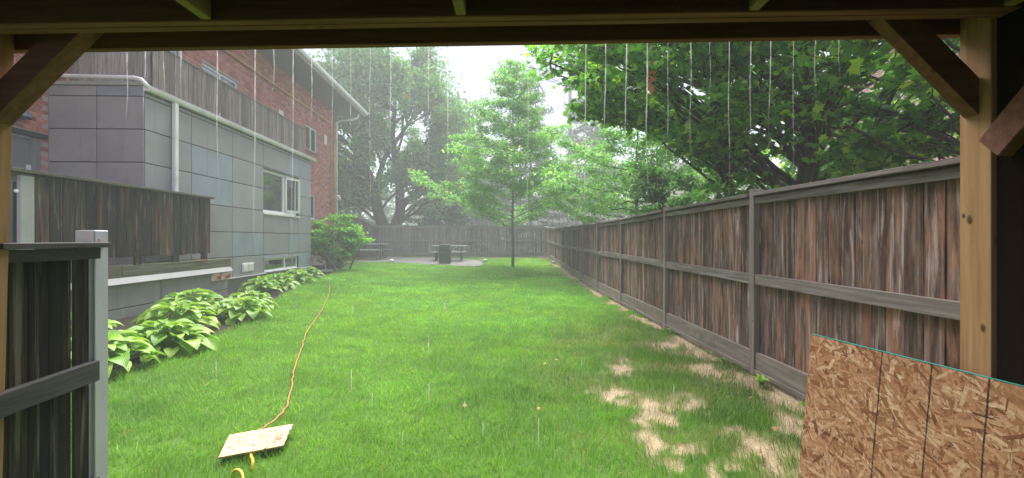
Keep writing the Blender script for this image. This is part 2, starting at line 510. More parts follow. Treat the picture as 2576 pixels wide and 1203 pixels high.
# ------------------------------------------------------------------ the ground
_sy = [-200, 10, 12.3, 14.3, 16.7, 19, 20.5, 22, 24, 25.6, 30, 300]
_sz = [-1.42, -1.40, -1.38, -1.34, -1.29, -1.15, -1.115, -1.10, -1.0, -.94, -.9, -.9]
def gz(x, y):
    x = np.asarray(x, float); y = np.asarray(y, float)
    s = np.interp(y, _sy, _sz)
    tt = np.clip((-1 - x) / 4.5, 0, 1); tt = tt * tt * (3 - 2 * tt)
    amp = np.interp(y, [0, 16, 20, 300], [.25, .25, .06, .0])
    b = (fbm(x * .9, y * .9, 3) - .5) * .045
    return s + tt * amp + b
def g1(x, y): return float(gz(np.array([x]), np.array([y]))[0])

_by = [-5, 4.2, 6, 7.5, 9, 12.5, 14.8, 18.7, 21, 40]
_bx = [-3.5, -3.45, -3.6, -3.75, -4.25, -5.0, -5.1, -5.9, -6.1, -6.1]
def bed_edge(y): return np.interp(y, _by, _bx)
def lawn_far(x): return np.where(x < -.7, np.interp(x, [-6, -4.7, -.9, -.7], [21.4, 21.0, 19.3, 19.2]), 24.6)

SAND = []
for (u, v, ru, rv) in [(1555, 905, 30, 10), (1562, 935, 38, 12), (1550, 1000, 62, 24), (1635, 1035, 42, 22), (1645, 1060, 45, 25), (1735, 1018, 50, 20), (1700, 1035, 40, 16),
                       (1775, 930, 55, 16), (1820, 945, 60, 14), (1640, 1130, 25, 40), (1600, 1100, 40, 15), (1930, 1155, 75, 55), (1830, 1190, 70, 20), (1985, 1010, 50, 30), (2000, 1070, 50, 40),
                       (1700, 870, 80, 12), (1790, 890, 60, 14), (1880, 960, 60, 14), (1720, 1130, 40, 14), (1840, 1090, 45, 10)]:
    dd = 1180 * 1.41 / (v - 602)
    p = at(u, v, dd)
    SAND.append((p.x, p.y, max(.05, ru / 1180 * dd), max(.07, rv / (v - 602) * dd * 1.1)))
def sand(x, y):
    x = np.asarray(x, float); y = np.asarray(y, float)
    wx = x + (fbm(x * 5, y * 5, 4) - .5) * .35; wy = y + (fbm(x * 5 + 50, y * 5 + 9, 4) - .5) * .35
    m = np.zeros_like(x)
    for (cx, cy_, rx, ry) in SAND:
        d = np.sqrt(((wx - cx) / rx) ** 2 + ((wy - cy_) / ry) ** 2)
        m = np.maximum(m, np.clip(1.28 - d, 0, 1) * 1.6)
    m = m * np.clip((fbm(x * 11 + 3, y * 11, 5) - .33) * 6, 0, 1)
    # strip of bare earth along the fence foot
    strip = np.clip(1 - (2.62 - x) / np.interp(y, [2, 6, 10, 14, 22], [.18, .30, .42, .3, .5]), 0, 1) * 1.5
    m = np.maximum(m, strip * (fbm(x * 3 + 7, y * 2.2, 4) > .42))
    return np.clip(m, 0, 1)
def dry(x, y):
    """thin straw-coloured turf near the fence"""
    a = np.clip((x - .3) / 1.6, 0, 1) * np.clip((9 - y) / 3, 0, 1)
    return np.clip(a * (fbm(x * 2.2 + 3, y * 2.2 + 8, 4) - .3) * 2.2, 0, 1)

def axis(a, b, step, far):
    core = list(np.arange(a, b + 1e-6, step)); lo = []; hi = []
    s_, p = step, a
    while p > -far: s_ *= 1.35; p -= s_; lo.append(p)
    s_, p = step, b
    while p < far: s_ *= 1.35; p += s_; hi.append(p)
    return np.array(lo[::-1] + core + hi)
gx = axis(-6.2, 3.2, .06, 150); gy = axis(2.0, 26, .075, 150)
GX, GY = np.meshgrid(gx, gy)
GZ = gz(GX, GY)
sm = sand(GX, GY)
bare = (GX < bed_edge(GY)) & (GY < 21)
n1 = fbm(GX * 1.4, GY * 1.4, 4)[..., None]
green = np.array([.05, .12, .015]) * (1 - n1) + np.array([.085, .165, .022]) * n1
dr = dry(GX, GY)[..., None]
green = green * (1 - dr * .6) + np.array([.3, .23, .12]) * dr * .6
sandc = np.array([.42, .325, .205]) * (.45 + .95 * fbm(GX * 12, GY * 12, 4)[..., None])
soil = np.array([.035, .026, .018]) * (.7 + .6 * fbm(GX * 8, GY * 8, 3)[..., None])
gcol = green * (1 - sm[..., None]) + sandc * sm[..., None]
gcol = np.where(bare[..., None], soil, gcol)
nb = fbm(GX * 3 + 4, GY * 3, 3)
backstrip = (GY > 23.2) & (GX > -1) & (nb > .5)
gcol = np.where(backstrip[..., None], np.array([.2, .16, .11]), gcol)
GZ = GZ - np.clip(sm, 0, 1) * .012 - np.where(bare, .02, 0)
# the sheet dips under the building footprint so nothing is coplanar
ny, nx = GX.shape
idx = np.arange(ny * nx).reshape(ny, nx)
F = np.stack([idx[:-1, :-1], idx[:-1, 1:], idx[1:, 1:], idx[1:, :-1]], -1).reshape(-1, 4)
me = np_mesh('ground', np.stack([GX, GY, GZ], -1).reshape(-1, 3), F, gcol.reshape(-1, 3), True)
tag(mesh_obj('ground', me, M['ground']), kind='structure')

# patio slab at the far end
pp = [(-6.6, 24.3), (-6.4, 21.5), (-4.7, 21.05), (-.95, 19.35), (-.75, 19.5), (-.55, 20.6), (-.9, 22.6), (-2.6, 24.2)]
b = MB(); b.v = []
n = len(pp)
for k in (-.12, .025):
    for (x, y) in pp: b.v.append((x, y, g1(x, y) + k))
b.f.append(tuple(range(n))[::-1]); b.f.append(tuple(range(n, 2 * n)))
for i in range(n): b.f.append((i, (i + 1) % n, n + (i + 1) % n, n + i))
b.mi = [0] * len(b.f)
tag(b.build('patio', M['patio']), kind='structure')

# ------------------------------------------------------------------ grass blades
def grass():
    N = 385000
    # more blades close to the camera
    u = rng.random(N)
    a, b_ = 2.3, 24.0
    pw = -.55
    y = (a ** (pw + 1) + u * (b_ ** (pw + 1) - a ** (pw + 1))) ** (1 / (pw + 1))
    x = rng.uniform(-6, 2.66, N)
    # keep those within the view wedge plus a margin
    half = .0 + (y + .4) * 1.12
    xl = np.maximum(bed_edge(y) - .02 + (rng.random(N) - .5) * .12, -half - .2)
    xr = np.minimum(2.66, half + .4)
    x = xl + (xr - xl) * rng.random(N)
    keep = y < lawn_far(x) - .03 + (rng.random(N) - .5) * .1
    s_ = sand(x, y)
    keep &= rng.random(N) > s_ * .93
    ons = s_ > .45
    d_ = dry(x, y)
    keep &= rng.random(N) > d_ * .45
    x, y, d_, ons = x[keep], y[keep], d_[keep], ons[keep]
    N = len(x)
    z = gz(x, y) - .004
    clump = fbm(x * 6, y * 6, 3); big = fbm(x * 1.1 + 9, y * 1.1, 3); lay = fbm(x * 2.1 + 40, y * 2.1, 2)
    h = (.027 + .032 * clump) * (.65 + .7 * rng.random(N)) * np.interp(y, [2, 20], [1.15, .95])
    h = h * (1 + np.clip((x - .5) / 1.2, 0, 1) * np.clip((8 - y) / 3, 0, 1) * (.0 + .7 * fbm(x * 3 + 70, y * 3, 3)))
    h = h * (1 + .7 * (rng.random(N) < .03))
    w = np.interp(y, [2, 4, 8, 16, 24], [.0026, .0034, .0055, .0095, .0135]) * (.7 + .6 * rng.random(N))
    ang = rng.uniform(0, 2 * PI, N)
    dx, dy = np.cos(ang), np.sin(ang)
    # blades lean together in patches
    la = lay * 14; lx = np.cos(la) * .6 + rng.normal(0, .5, N); ly = np.sin(la) * .6 + rng.normal(0, .5, N)
    lean = h * (.35 + .5 * rng.random(N))
    P = np.stack([x, y, z], -1)
    W = np.stack([dx * w, dy * w, np.zeros(N)], -1)
    L = np.stack([lx * lean, ly * lean, np.zeros(N)], -1)
    H = np.stack([np.zeros(N), np.zeros(N), h], -1)
    v0 = P - W * .5; v1 = P + W * .5
    v2 = P + L * .35 + H * .6 + W * .35; v3 = P + L * .35 + H * .6 - W * .35
    v4 = P + L * 1.05 + H * .95
    V = np.stack([v0, v1, v2, v3, v4], 1).reshape(-1, 3)
    i = np.arange(N)[:, None] * 5
    F3 = np.concatenate([i + np.array([0, 1, 2]), i + np.array([0, 2, 3]), i + np.array([3, 2, 4])])
    t_ = rng.random(N)[:, None]; bg_ = big[:, None]
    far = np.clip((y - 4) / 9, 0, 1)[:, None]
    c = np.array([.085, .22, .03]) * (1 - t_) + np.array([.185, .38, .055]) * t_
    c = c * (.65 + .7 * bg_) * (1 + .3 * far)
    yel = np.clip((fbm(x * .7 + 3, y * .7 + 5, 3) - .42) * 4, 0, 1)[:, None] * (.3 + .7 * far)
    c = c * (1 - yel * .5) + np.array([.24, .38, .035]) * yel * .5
    st = (rng.random(N) < (.03 + .5 * d_ + .7 * ons))[:, None]
    c = np.where(st, np.array([.36, .27, .15]) * (.6 + .6 * t_), c)
    bl = (rng.random(N) < .12 + .25 * (fbm(x * 1.7 + 21, y * 1.7, 3) > .56))[:, None]
    c = np.where(bl & ~st, c * np.array([1.5, 1.35, 2.4]), c)
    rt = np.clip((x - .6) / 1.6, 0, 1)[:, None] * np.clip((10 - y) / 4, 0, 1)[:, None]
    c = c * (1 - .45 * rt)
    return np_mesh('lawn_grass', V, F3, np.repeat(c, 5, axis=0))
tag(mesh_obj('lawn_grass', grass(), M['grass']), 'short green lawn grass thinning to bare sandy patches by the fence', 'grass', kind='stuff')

# ------------------------------------------------------------------ leaf clouds and trees
def star_leaf():
    pts = [(0, -.5), (.16, -.42), (.42, -.38), (.3, -.16), (.55, .12), (.26, .1), (.2, .24), (0, .6), (-.2, .24), (-.26, .1), (-.55, .12), (-.3, -.16), (-.42, -.38), (-.16, -.42)]
    V = [(0, -.05, .03)] + [(x, y, -.18 * (x * x + y * y)) for x, y in pts]
    n = len(pts)
    return np.array(V), np.array([(0, 1 + i, 1 + (i + 1) % n) for i in range(n)])
def oval_leaf():
    V = [(0, -.5, 0), (.26, -.08, .05), (.2, .25, .03), (0, .5, -.06), (-.2, .25, .03), (-.26, -.08, .05)]
    return np.array(V), np.array([(0, 1, 2), (0, 2, 3), (0, 3, 4), (0, 4, 5)])
def quad_leaf():
    V = [(0, -.5, 0), (.32, 0, .08), (0, .5, -.05), (-.32, 0, .08)]
    return np.array(V), np.array([(0, 1, 2), (0, 2, 3)])
def needle():
    V = [(-.1, -.5, 0), (.1, -.5, 0), (.16, .3, -.05), (-.16, .3, -.05), (0, .5, -.1)]
    return np.array(V), np.array([(0, 1, 2), (0, 2, 3), (3, 2, 4)])

def leaf_cloud(name, P, S, tmpl, cols, m, parent, up=1.0, wob=.8, bright=None):
    P = np.asarray(P, float); N = len(P)
    T, Ft = tmpl
    nrm = rng.normal(0, wob, (N, 3)) + np.array([0, 0, up]); nrm /= np.linalg.norm(nrm, axis=1)[:, None]
    r = rng.normal(0, 1, (N, 3)); t_ = np.cross(nrm, r); t_ /= np.linalg.norm(t_, axis=1)[:, None]
    b_ = np.cross(nrm, t_)
    S = (S * (.65 + .6 * rng.random(N)))[:, None, None]
    V = P[:, None, :] + S * (T[None, :, 0:1] * t_[:, None] + T[None, :, 1:2] * b_[:, None] + T[None, :, 2:3] * nrm[:, None])
    k = len(T)
    Fc = (np.arange(N)[:, None, None] * k + Ft[None]).reshape(-1, 3)
    a, b2 = np.array(cols[0]), np.array(cols[1])
    q = rng.random(N)[:, None]
    c = a * (1 - q) + b2 * q
    if bright is not None: c = c * bright[:, None]
    if len(cols) > 2:
        s_ = rng.random(N) < cols[3]
        c[s_] = np.array(cols[2]) * (.7 + .5 * rng.random(s_.sum()))[:, None]
    o = P.mean(0)
    me = np_mesh(name, (V.reshape(-1, 3) - o), Fc, np.repeat(c, k, axis=0))
    ob = mesh_obj(name, me, m, parent, Vector(o))
    ob['kind'] = 'stuff'
    return ob

def curve(a, b_, sag, n=6, jit=.05):
    a = np.array(a); b_ = np.array(b_); L = np.linalg.norm(b_ - a)
    out = []
    for i in range(n + 1):
        t_ = i / n
        p = a * (1 - t_) + b_ * t_ + np.array([0, 0, 1]) * sag * L * math.sin(PI * t_)
        if 0 < i < n: p = p + rng.normal(0, jit * L / n * 2, 3)
        out.append(p)
    return out

def clump_tree(name, label, cat, base, trunks, clumps, nleaf, size, cols, tmpl=None, m='leaf', barkm='bark', group=None, twigs=9, up=1.0, wob=.8, limb=.05, flat=.5, spread=1.0):
    root = empty(name, base, label, cat, group)
    tmpl = tmpl or star_leaf()
    b = MB()
    for (pts, rad) in trunks: b.tube(pts, rad, 10)
    b.build('trunk', M[barkm], root, smooth=True)
    br = MB(); LP = []; LB = []
    tp = [(np.array(p), r) for (pts, rad) in trunks for p, r in zip(pts, rad)]
    # densify trunk sample points
    dens = []
    for (pts, rad) in trunks:
        for i in range(len(pts) - 1):
            for k in range(4):
                q = k / 4; dens.append((np.array(pts[i]) * (1 - q) + np.array(pts[i + 1]) * q, rad[i] * (1 - q) + rad[i + 1] * q))
        dens.append((np.array(pts[-1]), rad[-1]))
    wts = np.array([c[3] * c[4] * c[5] for c in clumps]) ** (2 / 3); wts /= wts.sum()
    for ci, (cx, cy_, cz, rx, ry, rz) in enumerate(clumps):
        c = np.array([cx, cy_, cz])
        best = min(dens, key=lambda q: abs(math.hypot(q[0][0] - cx, q[0][1] - cy_) * .55 - (cz - q[0][2])) + .15 * np.linalg.norm(q[0] - c))
        r0 = min(best[1] * .55, limb * (.6 + .1 * np.linalg.norm(best[0] - c)))
        pts = curve(best[0], c, .06, 7, .06)
        br.tube(pts, list(np.linspace(r0, r0 * .25, len(pts))), 5, cap=False)
        k = max(4, int(nleaf * wts[ci])); per = max(2, k // twigs)
        for j in range(twigs):
            d = rng.normal(0, 1, 3); d /= np.linalg.norm(d)
            e = c + d * np.array([rx, ry, rz]) * rng.uniform(.55, 1.05)
            s_ = pts[rng.integers(3, len(pts))]
            tw = curve(s_, e, .04, 4, .07)
            br.tube(tw, list(np.linspace(r0 * .28, .004, len(tw))), 4, cap=False)
            q = rng.beta(2, 1.2, per) * 1.08
            tw = np.array(tw); ii = np.clip((q * 4).astype(int), 0, 3); ff = (q * 4 - ii)[:, None]
            p = tw[ii] * (1 - ff) + tw[ii + 1] * ff
            sg = spread * np.array([rx, ry, rz * flat]).clip(.05) * .28
            p = p + rng.normal(0, 1, (per, 3)) * sg
            LP.append(p); LB.append(np.full(per, rng.uniform(.75, 1.3)))
    br.build('branch_work', M[barkm], root, smooth=True)['kind'] = 'stuff'
    LP = np.concatenate(LP); LB = np.concatenate(LB)
    leaf_cloud('crown', LP, size, tmpl, cols, M[m], root, up, wob, LB)
    return root

def whorl_tree(name, label, cat, base, height, z0, rmax, nb, rise, nleaf, size, cols, trunk_r=.06, tmpl=None, m='leaf', barkm='bark_pale', group=None, power=.9, droop=0.0, lean=(0, 0), up=1.0, wob=.8, thick=.12, irr=.15):
    """young tree with a leader: branches set round the trunk, shorter towards the top"""
    root = empty(name, base, label, cat, group)
    tmpl = tmpl or oval_leaf()
    B = np.array(base)
    n = 12
    tr = [B + np.array([lean[0] * i / n + (rng.normal(0, .02) if 0 < i < n else 0), lean[1] * i / n, height * i / n]) for i in range(n + 1)]
    b = MB(); b.tube(tr, list(np.linspace(trunk_r, .008, n + 1)), 9); b.build('trunk', M[barkm], root, smooth=True)
    br = MB(); LP = []; LB = []
    tot = 0; specs = []
    for i in range(nb):
        q = (i + rng.random() * .6) / nb
        h = z0 + (height - z0) * q
        L = rmax * (1 - q) ** power * rng.uniform(.95 - irr * 1.3, 1 + irr) + .18
        specs.append((h, L)); tot += L
    az = rng.random() * 6
    for (h, L) in specs:
        az += 2.4 + rng.normal(0, .25)
        t_ = h / height * n; i0 = min(int(t_), n - 1); s_ = tr[i0] * (1 - (t_ - i0)) + tr[i0 + 1] * (t_ - i0)
        ri = rise * rng.uniform(.7, 1.3)
        e = s_ + np.array([math.cos(az) * L, math.sin(az) * L, ri * L])
        pts = curve(s_, e, -.07 + droop, 6, .05)
        br.tube(pts, list(np.linspace(max(.006, trunk_r * .35 * (L / rmax)), .004, len(pts))), 5, cap=False)
        k = int(nleaf * L / tot); nt = 7; per = max(2, k // nt)
        pts = np.array(pts)
        for j in range(nt):
            q = .2 + .8 * (j + rng.random()) / nt
            ii = min(int(q * 6), 5); sp = pts[ii] * (1 - (q * 6 - ii)) + pts[ii + 1] * (q * 6 - ii)
            sl = L * .42 * (1.15 - q * .7)
            a2 = az + rng.choice([-1, 1]) * rng.uniform(.5, 1.1)
            te = sp + np.array([math.cos(a2) * sl, math.sin(a2) * sl, ri * sl * .6 + rng.normal(0, .05)])
            tw = np.array([sp, (sp + te) / 2 + rng.normal(0, .02, 3), te])
            br.tube(tw, [.006, .004, .002], 4, cap=False)
            f = rng.random(per)[:, None]
            LP.append(sp * (1 - f) + te * f + rng.normal(0, 1, (per, 3)) * np.array([thick, thick, thick * .45])); LB.append(np.full(per, rng.uniform(.8, 1.25)))
    br.build('branch_work', M[barkm], root, smooth=True)['kind'] = 'stuff'
    leaf_cloud('crown', np.concatenate(LP), size, tmpl, cols, M[m], root, up, wob, np.concatenate(LB))
    return root

def blob_clumps(c, r, n, size, keep=None, shell=.35):
    out = []
    while len(out) < n:
        d = rng.normal(0, 1, 3); d /= np.linalg.norm(d)
        q = (shell + (1 - shell) * rng.random()) ** .6
        p = np.array(c) + d * np.array(r) * q
        s_ = size * rng.uniform(.7, 1.3)
        if keep is None or keep(*p): out.append((*p, s_, s_, s_ * .6))
    return out

MAPLE = [(.035, .115, .028), (.125, .28, .05), (.28, .42, .06), .08]
def pu(x, y): return 1250 + 1180 * x / y
def pv(y, z): return 602 - 1180 * z / y
def mlow(u): return np.interp(u, [1300, 1340, 1400, 1480, 1560, 1640, 1700, 1800], [110, 200, 250, 330, 370, 400, 470, 560])
def keep_a(x, y, z): return z > .7 and y > 3.6 and x / y < 1.3 and pu(x - .55, y) > 1295 and pv(y, z - .3) < mlow(pu(x - .3, y))
base = Vector((6.15, 9.2, g1(6.1, 9.2)))
cl = blob_clumps((5.0, 8.6, 4.6), (4.8, 4.2, 4.1), 112, .66, keep_a)
clump_tree('maple_tree', 'large dark maple with a thick leaning trunk overhanging the right fence', 'tree', base,
           [([base, (6.05, 9.1, .2), (6.2, 9.1, 1.7), (6.1, 9.0, 3.6), (5.6, 8.8, 5.6), (5.3, 8.6, 7.6)], [.27, .21, .18, .15, .11, .05]),
            ([(6.15, 9.1, 1.5), (6.9, 9.3, 3.4), (7.6, 9.4, 5.4)], [.14, .1, .05])],
           cl, 24000, .134, MAPLE, twigs=10, limb=.05, spread=.62, flat=.42)
base = Vector((4.55, 9.0, g1(4.55, 9.0)))
keep_b = keep_a
clump_tree('maple_tree', 'slim-trunked maple left of the thick maple, its spray reaching over the lawn', 'tree', base,
           [([base, (4.65, 9.0, .3), (4.35, 8.9, 1.5), (4.0, 8.6, 3.0), (3.2, 8.2, 4.6), (2.4, 8.0, 6.0)], [.13, .11, .095, .08, .06, .03]),
            ([(4.4, 8.9, 1.4), (4.9, 8.6, 3.0), (5.0, 8.2, 5.0)], [.07, .055, .03])],
           blob_clumps((3.2, 8.4, 3.7), (2.9, 2.4, 3.0), 64, .55, keep_b), 14500, .125, MAPLE, spread=.62, flat=.42, twigs=9, limb=.035)
base = Vector((5.9, 5.6, g1(5.9, 5.6)))
def keep_c(x, y, z): return z > .62 and x > 2.95 and 3.2 < y and not (x < 3.6 and z < 1.6)
clump_tree('maple_tree', 'near maple hanging low wet leaves over the fence beside the shelter post', 'tree', base,
           [([base, (5.95, 5.6, .6), (5.7, 5.4, 2.2), (5.4, 5.2, 4.5)], [.12, .1, .08, .04])],
           blob_clumps((5.4, 5.6, 2.4), (2.5, 2.2, 2.2), 42, .45, keep_c), 8500, .13, MAPLE, spread=.62, flat=.42, twigs=8, limb=.03)

YOUNG = [(.065, .165, .055), (.125, .27, .085), (.24, .33, .09), .07]
whorl_tree('young_tree', 'airy young light-green tree standing alone in the lawn before the back fence', 'tree', at(1290, 672, 18.9), 8.3, 1.5, 3.0, 64, .40, 36000, .11, YOUNG,
           trunk_r=.06, power=.85, thick=.15, irr=.3)
whorl_tree('young_tree', 'young light-green tree rising just behind the right fence near its middle', 'tree', Vector((4.5, 14.9, g1(4.5, 14.9))), 6.2, 1.35, 3.3, 40, .36, 24000, .105, YOUNG,
           trunk_r=.085, power=.75, thick=.14, barkm='bark', irr=.3)
# the twin-trunked maple beyond the back fence
base = at(978, 600, 30.5)
bx, by_, bz = base.x, base.y, -.9
lt = [([(bx, by_, bz), (bx - .2, by_, .5), (bx - .65, by_, 1.6), (bx - 1.0, by_, 3.4), (bx - 1.9, by_, 5.6), (bx - 2.6, by_, 8.6)], [.5, .46, .36, .32, .24, .12]),
      ([(bx + .15, by_, bz), (bx + .35, by_, .6), (bx + .75, by_, 1.8), (bx + .7, by_, 3.8), (bx + .2, by_, 6.6), (bx + .5, by_, 10)], [.45, .4, .33, .28, .2, .08]),
      ([(bx - .9, by_, 3.2), (bx - .2, by_ - .3, 5.2), (bx + 1.6, by_, 8)], [.2, .16, .08]),
      ([(bx + .7, by_, 3.6), (bx + 2.2, by_, 5.6), (bx + 4.2, by_, 7.6)], [.2, .14, .06])]
cl = blob_clumps((bx - .6, by_, 7.0), (7.4, 4.5, 6.4), 150, 1.1, lambda x, y, z: z > (3.6 if abs(x - bx) < 1.6 else 2.4) and not (z > 9.5 and x > bx + 3.2) and x < bx + 5.2)
clump_tree('maple_tree', 'tall hazy maple with a forked twin trunk behind the back fence', 'tree', Vector((bx, by_, bz)), lt, [(*c[:5], c[5] * 1.35) for c in cl], 56000, .25,
           [(.06, .16, .05), (.16, .32, .09), (.3, .14, .05), .01], tmpl=quad_leaf(), m='leaf_far', twigs=9, limb=.09, flat=1.0, spread=.85, up=.5, wob=1.0)

# trees further off
DARK = [(.015, .035, .018), (.03, .06, .03)]
MID = [(.03, .075, .028), (.06, .13, .045)]
def spruce(u, d, h, r, label, cols=DARK, leaves=9000):
    p = at(u, 602, d)
    whorl_tree('spruce_tree', label, 'tree', Vector((p.x, p.y, -.9)), h, 1.0, r, 60, -.12, leaves, .34, cols, trunk_r=.2, tmpl=needle(), m='leaf_far', barkm='bark', power=.75, droop=-.03, up=.6, thick=.22)
spruce(1105, 36, 9.5, 3.0, 'dark spruce between the forked maple and the young lawn tree')
spruce(1335, 40, 15.5, 3.6, 'tall grey-green spruce rising behind the young lawn tree', leaves=11000)
spruce(1490, 44, 17, 3.4, 'tall pale spruce right of the utility pole, fading in the haze', leaves=9000)
far_specs = [(1200, 46, 12, 5, 'hazy grey-green tree filling the gap beside the forked maple'), (1450, 50, 16, 5, 'pale tall tree rising right of the young lawn tree'), (810, 45, 11, 5, 'rounded far tree showing past the brick building corner'), (905, 52, 8, 5, 'low far tree seen under the forked maple'),
             (1195, 50, 8.5, 4.2, 'far leafy tree just left of the young lawn tree'), (1240, 60, 8, 5, 'distant tree low behind the young lawn tree'),
             (1400, 58, 9.5, 5, 'distant tree behind the utility pole foot'), (1590, 34, 7.0, 3.6, 'middle-distance tree behind the second young tree'),
             (1800, 24, 7.5, 2.6, 'leafy tree filling the gap left of the slim maple'), (2110, 21, 6.0, 2.2, 'leafy tree right of the thick maple trunk before the pink house')]
for (u, d, h, r, lab) in far_specs:
    p = at(u, 602, d)
    x, y = p.x, p.y
    near = d < 35
    clump_tree('leafy_tree', lab, 'tree', Vector((x, y, -.95)), [([(x, y, -.95), (x + .1, y, h * .3), (x, y, h * .7)], [.22, .16, .06])],
               blob_clumps((x, y, h * .48), (r, r, h * .5), 36 if near else 30, 1.1 if not near else .9, lambda a, b2, c: c > (.2 if near else -.2)), 4200 if near else 6500, .2 if near else .36, MID if not near else [(.03, .095, .022), (.07, .18, .04)],
               tmpl=quad_leaf(), m='leaf_far', twigs=6, limb=.05)

# undergrowth just over the right fence
for k, (x, y, h, r, lab) in enumerate([(4.3, 12.0, 2.2, 1.0, 'dark leafy bush behind the fence left of the slim maple trunk'), (5.4, 11.2, 2.6, 1.2, 'dark leafy bush behind the slim maple trunk'),
                                        (7.2, 9.6, 2.4, 1.2, 'leafy bush behind the fence right of the thick maple trunk')]):
    clump_tree('bush', lab, 'bush', Vector((x, y, g1(x, y))), [([(x, y, g1(x, y)), (x, y, .2), (x, y, h * .5)], [.05, .04, .02])],
               blob_clumps((x, y, h * .35), (r, r, h * .55), 22, .45), 3800, .13, [(.02, .07, .016), (.05, .14, .03)], twigs=7, limb=.02, tmpl=oval_leaf())
# hedge line far behind, reads as one mass
LP = []
for i in range(60):
    x = rng.uniform(-34, 40); y = 66 + rng.uniform(-3, 5); h = rng.uniform(3.5, 8)
    k = 380; d = rng.normal(0, 1, (k, 3)); LP.append(np.array([x, y, h * .4 - 1]) + d * np.array([2.2, 1.5, h * .3]))
LP = np.concatenate(LP); LP = LP[LP[:, 2] > -1]
ob = leaf_cloud('far_woodland', LP, .55, quad_leaf(), MID, M['leaf_far'], None)
tag(ob, 'far line of trees fading into the rain haze behind the gardens', 'woodland', kind='stuff')

# shrub at the far corner of the grey annex
def shrub(name, label, c, r, n, size, cols, stems):
    base = Vector((c[0], c[1], g1(c[0], c[1])))
    tr = []
    for (dx, dy) in stems:
        tr.append(([(c[0] + dx * .5, c[1] + dy * .5, g1(c[0], c[1]) - .02), (c[0] + dx * .7, c[1] + dy * .7, c[2] - r[2] * .7), (c[0] + dx * 1.1, c[1] + dy, c[2])], [.035, .028, .015]))
    return clump_tree(name, label, 'shrub', base, tr, blob_clumps(c, r, 46, .26, shell=.5), n, size, cols, tmpl=oval_leaf(), twigs=8, limb=.012, barkm='bark_pale')
shrub('shrub', 'rounded bright green shrub at the corner where the grey annex ends', (-5.6, 16.4, .05), (1.0, .95, .95), 15000, .085, [(.06, .17, .03), (.18, .36, .05)], [(-.4, .2), (.4, -.1), (.9, .3)])
shrub('shrub', 'darker shrub behind the bright shrub, against the brick wall', (-6.5, 18.4, -.35), (.9, 1.2, .7), 5200, .09, [(.02, .06, .014), (.045, .12, .025)], [(-.2, .2), (.4, -.1)])  # added; its dark greens stand in for shade under the bright shrub

# ------------------------------------------------------------------ hostas: every large leaf a part
def hosta_leaf_mesh(bend, fold, w):
    nl, nw = 6, 2
    V = []; Fc = []
    for i in range(nl + 1):
        t_ = i / nl
        wd = w * (math.sin(PI * min(1, t_ ** .62)) ** .8) * (1 if t_ < 1 else 0) + .004
        if i == 0: wd = w * .42
        yy = t_; zz = bend * (t_ - t_ * t_ * 1.25)
        for j in range(-nw, nw + 1):
            q = j / nw
            V.append((q * wd, yy - (.10 * abs(q) if i == 0 else 0), zz + fold * abs(q) * wd + (.02 * math.cos(q * PI * 2.5) * (1 - t_))))
    k = 2 * nw + 1
    for i in range(nl):
        for j in range(2 * nw): Fc.append((i * k + j, i * k + j + 1, (i + 1) * k + j + 1, (i + 1) * k + j))
    me = bpy.data.meshes.new('hosta_leaf'); me.from_pydata(V, [], Fc)
    me.polygons.foreach_set('use_smooth', [True] * len(me.polygons)); me.update()
    return me
def hosta_mat():
    t = NT('hosta_leaf')
    mp, rnd, raw = t.coords((1, 1, 1))
    sp = t.n('SeparateXYZ', Vector=t.n('TexCoord').outputs['Object'])
    rib = t.math('SINE', t.math('MULTIPLY', t.math('ADD', t.math('ABSOLUTE', sp.outputs[0]), t.math('MULTIPLY', sp.outputs[1], .25)), 95))
    c = t.ramp(rnd, [(0, (.14, .34, .045)), (.5, (.28, .5, .06)), (1, (.42, .6, .1))])
    c = t.mix(t.ramp(rib, [(0, .1), (.6, 0.0)]), c, (.08, .2, .025))
    p = t.pbr(c, .38, rib, .2, .006, .3)
    tl = t.n('BsdfTranslucent', Color=t.mix(1.0, c, (1.1, 1.2, .6), 'MULTIPLY'))
    return t.out(t.n('MixShader', Fac=.3, _1=p, _2=tl))
M['hosta'] = hosta_mat()
HL = [hosta_leaf_mesh(random.uniform(.25, .6), random.uniform(.15, .5), random.uniform(.3, .42)) for _ in range(8)]
for me in HL: me.materials.append(M['hosta'])
def hosta(x, y, r, n, label, s_=.2, h=.26):
    z = g1(x, y) - .03
    root = empty('hosta_plant', (x, y, z), label, 'plant', 'hostas along the grey wall')
    st = MB()
    for i in range(n):
        q = (i + .5) / n; rr = r * (q ** .55); a = i * 2.39996 + random.uniform(-.25, .25)
        hh = h * (1.15 - .85 * q ** 1.4) + random.uniform(-.02, .03)
        px, py = rr * math.cos(a), rr * math.sin(a)
        k = s_ * random.uniform(.75, 1.2) * (.8 + .3 * q)
        o = bpy.data.objects.new('leaf', random.choice(HL))
        C.objects.link(o); o.parent = root
        o.location = (px * .72, py * .72, hh)
        o.scale = (k, k, k)
        o.rotation_euler = (R(random.uniform(-6, 18)) - R(32) * q, R(random.uniform(-18, 18)), a - PI / 2 + random.uniform(-.45, .45))
        st.tube([(x, y, z), (x + px * .4, y + py * .4, z + hh * .75), (x + px * .72, y + py * .72, z + hh)], [.007, .006, .004], 4, cap=False)
    o = st.build('stalks', M['hosta'], root, smooth=True); o['kind'] = 'stuff'
hosta(-3.8, 4.55, .55, 80, 'bright green hosta nearest the grey gate post, first of the wall bed', .19, .27)
hosta(-3.7, 5.35, .52, 80, 'bright green hosta second from the gate post in the wall bed', .19, .27)
hosta(-4.5, 5.1, .5, 50, 'hosta tucked against the terrace wall behind the first pair', .19, .34)
